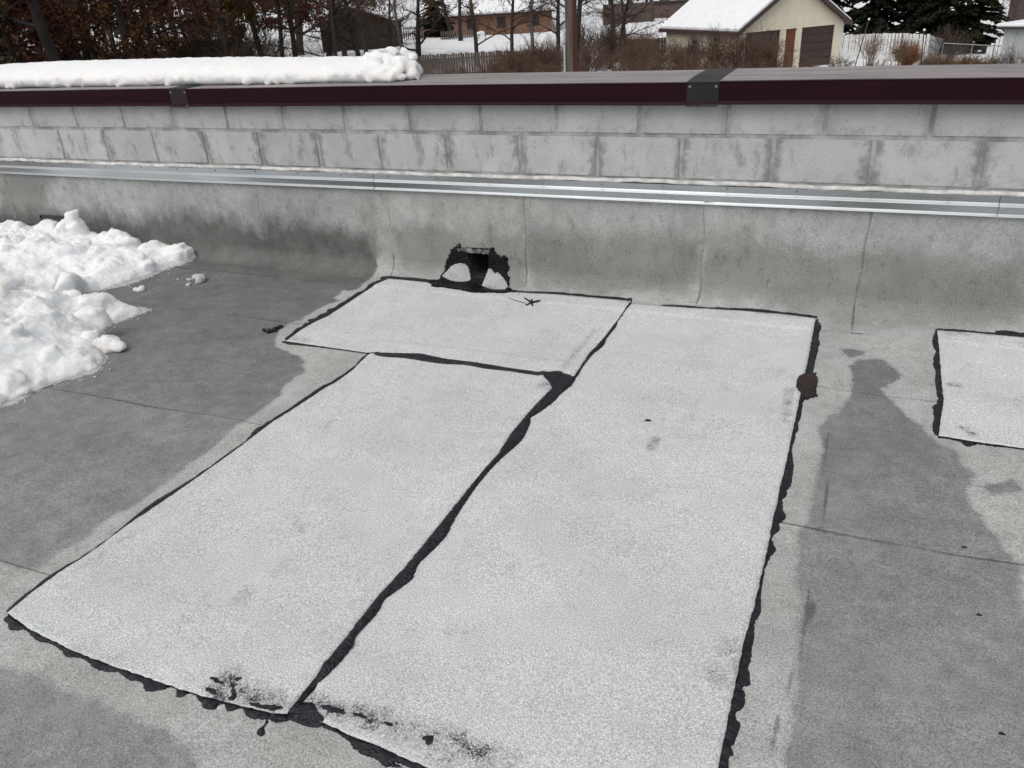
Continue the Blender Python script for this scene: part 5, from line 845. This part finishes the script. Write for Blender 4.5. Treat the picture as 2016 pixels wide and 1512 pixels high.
# barn
ba2 = math.atan2(60.71-58.5, -37.37+42.62); bn = root_at('brown_barn', 'dark brown wooden barn with snow along its gable', 'barn', -43.2, 58.3, -3.0, ba2); WB, HB, AB, DB = 6.3, 2.3, 3.35, 6
for k in range(21):
    a = k*.3; b = a+.288; m_ = (a+b)/2; ht = HB+(AB-HB)*(1-abs(m_-WB/2)/(WB/2)); obj('plank', bbox(a, b, -.05-.015*(k % 2), .02, -1.2, ht-.02), 'dark_brown_wood', bn)
bm = bmesh.new(); prism(bm, [Vector((0.02, .03, 0)), Vector((WB-.02, .03, 0)), Vector((WB-.02, .03, HB-.05)), Vector((WB/2, .03, AB-.05)), Vector((.02, .03, HB-.05))], (0, DB, 0)); obj('body', bm, 'dark_brown_wood', bn)
for s in (-1, 1):
    e = Vector((WB/2+s*(WB/2+.3), -.3, HB-.1)); rd = Vector((WB/2, -.3, AB)); bm = bmesh.new(); prism(bm, [e, rd, rd+Vector((0, 0, .1)), e+Vector((0, 0, .1))], (0, DB+.6, 0)); r_ = obj('roof', bm, 'dark_brown_wood', bn)
    bm = bmesh.new(); prism(bm, [e+Vector((0, .02, .103)), rd+Vector((0, .02, .103)), rd+Vector((0, .02, .26)), e+Vector((0, .02, .24))], (0, DB+.5, 0)); obj('roof_snow', bm, 'snow_roof', r_)
# half-timbered house
ta = -.06; th_ = root_at('half_timbered_house', 'dark brown house with white infill panels and a white framed window', 'house', -22.6, 91.6, -3.0, ta); TW = 12
bm = bmesh.new(); box(bm, 0, TW, 0, 9, -1, 5.2); obj('wall', bm, 'brown_wall', th_)
bm = bmesh.new(); prism(bm, [Vector((-.5, -.6, 5.2)), Vector((-.5, 9.6, 5.2)), Vector((-.5, 4.5, 8))], (TW+1, 0, 0)); obj('roof', bm, 'snow_roof', th_)
for k in range(9):
    u = .35+k*1.0
    if k in (1,): continue
    obj('infill_panel', bbox(u, u+.8 if k != 5 else u+.45, -.05, .02, 1.95, 3.2), 'white_paint', th_)
obj('floor_beam', bbox(-.02, TW, -.08, .01, 1.62, 1.86), 'dark_brown_wood', th_)
win(th_, 4.0, 0, .45, 1.55, 1.0, 'white_paint', 1, .1)
bw = thing('brown_annex', 'plain brown board wall beside the snowy yard', 'shed', (-25.8, 84.5, -3.0), .1); 
for k in range(17): obj('board', bbox(k*.3, k*.3+.29, -.02-.01*(k % 2), .03, 0, 2.05), 'brown_wall', bw)
obj('body', bbox(0.02, 5.08, .035, 2.5, 0, 2.0), 'brown_wall', bw)
# brown house at the far right, grey shed
h2 = root_at('brown_house', 'brown sided house at the top right corner', 'house', 11.0, 78.5, -4.4, -.1)
for k in range(12): obj('siding_board', bbox(0, 9, -.03, .0, k*.3, k*.3+.28), 'brown_wall', h2)
obj('wall', bbox(0.02, 9, .002, 7, -1, 3.9), 'brown_wall', h2); obj('trim', bbox(-.05, .12, -.06, .0, -1, 3.9), 'maroon_trim', h2)
gs_ = root_at('grey_shed', 'pale grey shed with a snow lined sloping roof edge on the right', 'shed', 6.55, 42.1, -4.4, -.55)
for k in range(14): obj('wall_panel', bbox(k*.28, k*.28+.27, -.03-.012*(k % 2), .0, 0, 2.72), 'grey_panel', gs_)
obj('body', bbox(.02, 3.9, .003, 3, 0, 2.6), 'grey_panel', gs_); r_ = obj('roof', bbox(-.3, 4.2, -.3, 3.3, 2.73, 2.82), 'dark_post', gs_); obj('roof_snow', bbox(-.3, 4.2, -.32, 3.3, 2.823, 2.97, .04), 'snow_roof', r_)
# ------------------------------------------------------------------ fences
def run_fence(name, label, pts, h, pitch, w, mat, cat='fence', thick=.02, jit=.03, gap=None, cap=None, seed=1, rails=True, top_follow=None):
    rg = np.random.RandomState(seed); x0, y0 = pts[0][0], pts[0][1]; root = thing(name, label, cat, (x0, y0, G(x0, y0)))
    bm = bmesh.new(); box(bm, -w/2, w/2, -thick/2, thick/2, 0, 1, 0); me = bpy.data.meshes.new('board'); bm.to_mesh(me); bm.free(); me.materials.append(MAT[mat])
    z0 = G(x0, y0)
    for (a, b) in zip(pts[:-1], pts[1:]):
        L = math.hypot(b[0]-a[0], b[1]-a[1]); n = max(1, int(L/pitch)); ang = math.atan2(b[1]-a[1], b[0]-a[0])
        for k in range(n):
            f = (k+.5)/n; x = a[0]+(b[0]-a[0])*f; y = a[1]+(b[1]-a[1])*f; zt = a[2]+(b[2]-a[2])*f; hb = h+rg.uniform(-jit, jit); zb = min(G(x, y)-.05, zt-h*.9); off = .012*(k % 2)
            link_copy('board' if cat == 'fence' and mat != 'white_panel' else 'panel_rib', me, root, (x-x0-off*math.sin(ang), y-y0+off*math.cos(ang), zb-z0), (rg.normal(0, .006), rg.normal(0, .006), ang), (1, 1, zt+rg.uniform(-jit, jit)-zb))
        if rails:
            for fz in (.3, .8):
                bm = bmesh.new(); za, zb_ = a[2]-h*(1-fz)-z0, b[2]-h*(1-fz)-z0; nx_, ny_ = -math.sin(ang)*.06, math.cos(ang)*.06
                prism(bm, [Vector((a[0]-x0+nx_, a[1]-y0+ny_, za)), Vector((b[0]-x0+nx_, b[1]-y0+ny_, zb_)), Vector((b[0]-x0+nx_, b[1]-y0+ny_, zb_+.09)), Vector((a[0]-x0+nx_, a[1]-y0+ny_, za+.09))], (nx_*.6, ny_*.6, 0)); obj('rail', bm, mat, root)
    return root
W_ = [BG['woodfence%d' % i] for i in range(6)]
run_fence('plank_fence', 'weathered grey plank fence below the snowy lawn left of the utility pole', W_, 1.8, .155, .14, 'grey_fence_wood', seed=3, jit=.05)
D_ = [BG['darkfence0'], BG['darkfence1'], BG['darkfence2']]
run_fence('dark_fence', 'dark brown board fence between snowy yard and garage', D_, 1.5, .16, .15, 'dark_fence_wood', seed=4)
run_fence('picket_fence', 'grey picket fence on the lawn before the brick house', [BG['picket2'][:2]+(BG['picket2'][2]+.75,), BG['picket3'][:2]+(BG['picket3'][2]+.75,)], 1.0, .2, .10, 'grey_fence_wood', seed=5)
run_fence('picket_fence', 'short picket fence right beside the barn', [BG['picket0'][:2]+(BG['picket0'][2]+.5,), BG['picket1'][:2]+(BG['picket1'][2]+.5,)], 1.0, .2, .10, 'grey_fence_wood', seed=6)
fr = [BG['fr0'], BG['fr1'], BG['fr2']]
run_fence('white_panel_fence', 'white ribbed metal panel fence right of the garage', fr, 1.75, .2, .17, 'white_panel', seed=7, jit=.03, thick=.03)
run_fence('shaded_panel_fence', 'return of the white ribbed fence below the evergreens, its shade painted in as grey', [BG['fr2'][:2]+(-2.75,), BG['fr3'], (7.2, 66.0, -4.0)], 1.7, .2, .17, 'grey_panel', seed=8, thick=.03)  # white fence turning into shade; the shade is put into the panel colour
run_fence('white_panel_fence', 'bright white panel fence piece just left of the grey shed', [(7.3, 55.0, -3.6), (8.3, 54.4, -2.65)], 1.75, .2, .19, 'white_panel', seed=9, thick=.03, jit=.02)
# chain link
cl = thing('chain_link_fence', 'chain link fence with pipe rail in front of the evergreens', 'fence', (4.49, 48.16, -4.4)); A_ = Vector((0, 0, 1.69)); B_ = Vector((3.77, -.39, 1.41))
V, F = [], []; tube_pts(V, F, [A_, B_], [.026, .026], 8, True); obj('top_rail', mesh_of('top_rail', V, F), 'galvanised', cl)
for f in (.0, .37, .64, 1.0):
    p = A_.lerp(B_, f); V, F = [], []; tube_pts(V, F, [Vector((p.x, p.y, -.1)), p+Vector((0, 0, .06))], [.03, .03], 8, True); obj('post', mesh_of('post', V, F), 'galvanised', cl)
V, F = [], []
for k in range(-20, 60):
    for s in (1, -1):
        x0 = k*.09; x1 = x0+s*1.45; za, zb = .1, 1.55
        t0 = 0.0; t1 = 1.0; L = 3.77
        pts_ = [(x0+(x1-x0)*t, za+(zb-za)*t) for t in np.linspace(0, 1, 12) if 0 <= x0+(x1-x0)*t <= L]
        if len(pts_) > 1: tube_pts(V, F, [Vector((pts_[0][0], -.103*pts_[0][0], pts_[0][1])), Vector((pts_[-1][0], -.103*pts_[-1][0], pts_[-1][1]))], [.0022, .0022], 3)
obj('wire_mesh', mesh_of('wire_mesh', V, F), 'galvanised', cl)
# stakes
for (t, b, lab) in ((BG['stake0'], (.05, 46.27, -4.4), 'slim leaning grey stake with white knob beside the garage'), (BG['stake1'], (3.42, 44.22, -4.4), 'slim dark stake with white knob in front of the white fence')):
    sroot = thing('marker_stake', lab, 'stake', b); V, F = [], []; v1 = Vector(t)-Vector(b); tube_pts(V, F, [Vector((0, 0, -.1)), v1], [.028, .024], 8, True); obj('rod', mesh_of('rod', V, F), 'dark_post', sroot, True)
    bm = bmesh.new(); bmesh.ops.create_uvsphere(bm, u_segments=10, v_segments=8, radius=.065, matrix=Matrix.Translation(v1)); obj('knob', bm, 'white_paint', sroot, True)
yp = thing('yard_post', 'thin dark lamp post standing in the snowy yard', 'lamp post', (-14.42, 64.55, -2.75)); V, F = [], []; tube_pts(V, F, [Vector((0, 0, 0)), Vector((-.02, 0, 1.65))], [.045, .04], 8, True); obj('post', mesh_of('post', V, F), 'dark_post', yp)
obj('lamp_head', bbox(-.12, .12, -.1, .1, 1.63, 1.75, .02), 'dark_post', yp)
# ------------------------------------------------------------------ shrubs
def bush(seed, n, H, Rr, nt=12, r=.015):
    rg = np.random.RandomState(seed); V, F = [], []
    for i in range(n):
        th = rg.uniform(0, 6.28); lean = rg.uniform(.05, 1)**.7*Rr; h = H*rg.uniform(.65, 1.1)*(1-.25*lean/Rr); b = Vector((rg.normal(0, .12*Rr), rg.normal(0, .12*Rr), -.1)); e = b+Vector((math.cos(th)*lean, math.sin(th)*lean, h)); q = [b, b.lerp(e, .35)+Vector((0, 0, .12*h))+rvec(rg, .04), b.lerp(e, .7)+Vector((0, 0, .08*h))+rvec(rg, .05), e]
        tube_pts(V, F, q, [r, r*.8, r*.6, r*.3], 4)
        for t in range(nt):
            g = rg.uniform(.25, 1); j = min(2, int(g*3)); p = q[j].lerp(q[j+1], g*3-j); d = ((q[j+1]-q[j]).normalized()+rvec(rg, .5)).normalized(); L = h*.32*rg.uniform(.4, 1.2); m_ = p+d*L*.5+rvec(rg, .03); e2 = p+d*L+rvec(rg, .07); tube_pts(V, F, [p, m_, e2], [r*.5, r*.4, r*.2], 3)
            for _ in range(2):
                e3 = m_.lerp(e2, rg.uniform(0, 1)); tube_pts(V, F, [e3, e3+d*L*.3+rvec(rg, .12)], [r*.35, r*.15], 3)
    me = mesh_of('stems', V, F); return me
BUSH = {}
for k, (seed, n, H, Rr, mat) in dict(a=(51, 46, 2.2, 1.3, 'twigs'), b=(52, 60, 1.7, 1.5, 'twigs_red'), c=(53, 26, 1.2, 1.1, 'twigs_red'), g=(54, 80, .95, .6, 'twigs_tan'), t=(55, 30, 2.6, 1.2, 'twigs_tan'), d=(56, 60, 2.2, 1.5, 'twigs_dark')).items():
    BUSH[k] = bush(seed, n, H, Rr); BUSH[k].materials.append(MAT[mat])
BUSH['gw'] = BUSH['g'].copy(); BUSH['gw'].name = 'stems'
BL = [('b', -19.6, 46.3, 1.3, 'brown brush over the right end of the plank fence'), ('b', -17.6, 45.0, 1.4, 'brown brush tangle left of the utility pole'), ('a', -18.3, 47.5, 1.0, 'taller twiggy bush left of the utility pole'), ('c', -20.8, 43.5, 1.1, 'low brush in front of the plank fence'), ('c', -16.4, 42.0, 1.1, 'low twiggy brush at the foot of the utility pole, left side'), ('c', -18.6, 40.5, 1.0, 'small brush nearest the coping left of the utility pole'),
 ('a', -14.6, 49.0, 1.3, 'tall brown bush right behind the utility pole'), ('b', -13.2, 50.0, 1.2, 'wide russet bush right of the utility pole'), ('t', -12.9, 51.5, .85, 'tan grassy bush below the snowy yard'), ('b', -11.6, 49.8, 1.0, 'brown bush in front of the dark fence, left'), ('b', -10.0, 48.8, 1.05, 'brown bush in front of the dark fence, right'), ('c', -12.9, 44.5, 1.1, 'low bush with snow at its foot right of the utility pole'), ('c', -11.2, 43.0, 1.1, 'second low bush right of the utility pole near the coping'), ('c', -9.4, 42.0, 1.2, 'third low bush right of the utility pole near the coping'),
 ('a', -8.7, 46.6, .95, 'tan twiggy bush against the garage side wall'), ('a', -7.2, 45.3, 1.05, 'tall twiggy bush at the garage side wall'), ('b', -5.7, 43.8, 1.5, 'dense brown bush covering the garage corner'), ('b', -4.7, 44.4, 1.3, 'dense brown bush before the left garage door'), ('c', -7.6, 41.6, 1.2, 'low bush in front of the garage side'), ('c', -3.6, 44.0, .9, 'low brush below the left garage door'), ('c', -2.0, 45.2, .75, 'low brush below the rust coloured door'), ('c', -.7, 46.2, .8, 'low brush below the right garage door'),
 ('t', .9, 48.3, .75, 'reedy bush right of the garage before the white fence'), ('t', 2.4, 48.0, .7, 'reedy bush before the middle of the white fence'), ('gw', 2.9, 50.5, 1.35, 'rusty bush with dead leaves before the white fence'), ('g', 4.1, 45.6, 1.2, 'tan grass clump at the end of the white fence'), ('a', 4.9, 48.8, .9, 'bare bush behind the chain link fence'), ('g', 5.3, 45.2, 1.25, 'rusty grass clump below the chain link fence'), ('g', 6.4, 44.8, 1.2, 'rusty grass clump left of the grey shed'), ('a', 6.9, 40.2, .8, 'reddish bare shrub in front of the grey shed'), ('c', 1.4, 45.0, .8, 'low stalks before the white fence, left'), ('c', 3.3, 45.0, .7, 'low stalks before the white fence, right')]
BL += [('b', -15.6, 52.5, 1.25, 'wide brown bush behind the pole, below the brown board wall'), ('b', -14.2, 54.0, 1.0, 'brown bush at the lower edge of the snowy yard'), ('a', -16.8, 50.5, 1.3, 'twiggy bush behind the left side of the pole'), ('b', -15.3, 46.5, 1.3, 'brown bush directly right of the pole foot'), ('b', -18.9, 43.0, 1.2, 'brown bush in front of the plank fence beside the pole'), ('b', -12.4, 47.0, 1.2, 'brown bush below the dark fence'), ('c', -14.6, 42.0, 1.1, 'thin stalks nearest the coping right of the pole'), ('c', -22.6, 43.0, .9, 'sparse stalks at the left part of the plank fence'), ('b', -8.6, 44.0, 1.0, 'brown bush near the garage side wall, left'), ('c', -10.4, 40.6, 1.1, 'twiggy stalks by the coping left of the joint cover'), ('c', -6.2, 40.8, 1.1, 'twiggy stalks by the coping right of the joint cover'), ('c', -4.6, 41.5, 1.0, 'twiggy stalks by the coping before the garage')]
BUSH['gw'].materials.clear(); BUSH['gw'].materials.append(MAT['dry_leaf'])
rg = np.random.RandomState(77)
for k, x, y, s, lab in BL:
    z = min(G(x, y), -3.6) if y > 40 else G(x, y)
    o = thing('bush', lab, 'bush', (x, y, z), rg.uniform(0, 6.28), 'brush along the lot line'); o.scale = (s, s, s); link_copy('stems', BUSH[k], o)
for i in range(44):                                        # thicket under the left wood
    a = rg.uniform(-1.12, -.70); d = rg.uniform(26, 62); x, y = 1+d*math.sin(a), -3.7+d*math.cos(a)
    o = thing('bush', 'one of the dark twiggy bushes under the trees of the left wood', 'bush', (x, y, G(x, y)), rg.uniform(0, 6.28), 'thicket under the left wood'); s = rg.uniform(1.1, 1.9); o.scale = (s, s, s); link_copy('stems', BUSH['d'], o)
# snow heaps in the brush
for i, (x, y, s, lab) in enumerate([(-9.6, 43.5, .8, 'snow cap in the brush left of the garage'), (-2.7, 44.6, .75, 'snow heap before the rust coloured door'), (-1.6, 45.3, .5, 'snow heap below the space between the garage doors'), (-.4, 46.6, .8, 'long snow heap before the right garage door'), (.9, 46.6, .6, 'snow heap right of the garage corner'), (-13.9, 46.5, .8, 'snow patch right at the foot of the utility pole'), (2.0, 46.4, .5, 'snow heap below the white fence')]):
    bm = bmesh.new(); bmesh.ops.create_icosphere(bm, subdivisions=4, radius=1.0)
    for v in bm.verts: v.co *= 1+.28*noise.fractal(v.co*1.8+Vector((i*7, 0, 0)), 1, 2, 4); v.co.z *= .5
    o = obj('snow_heap', bm, 'snow_roof', None, True); o.location = (x, y, G(x, y)+.05); o.scale = (s, s*.8, s); tag(o, lab, 'snow heap', 'snow heaps in the brush')
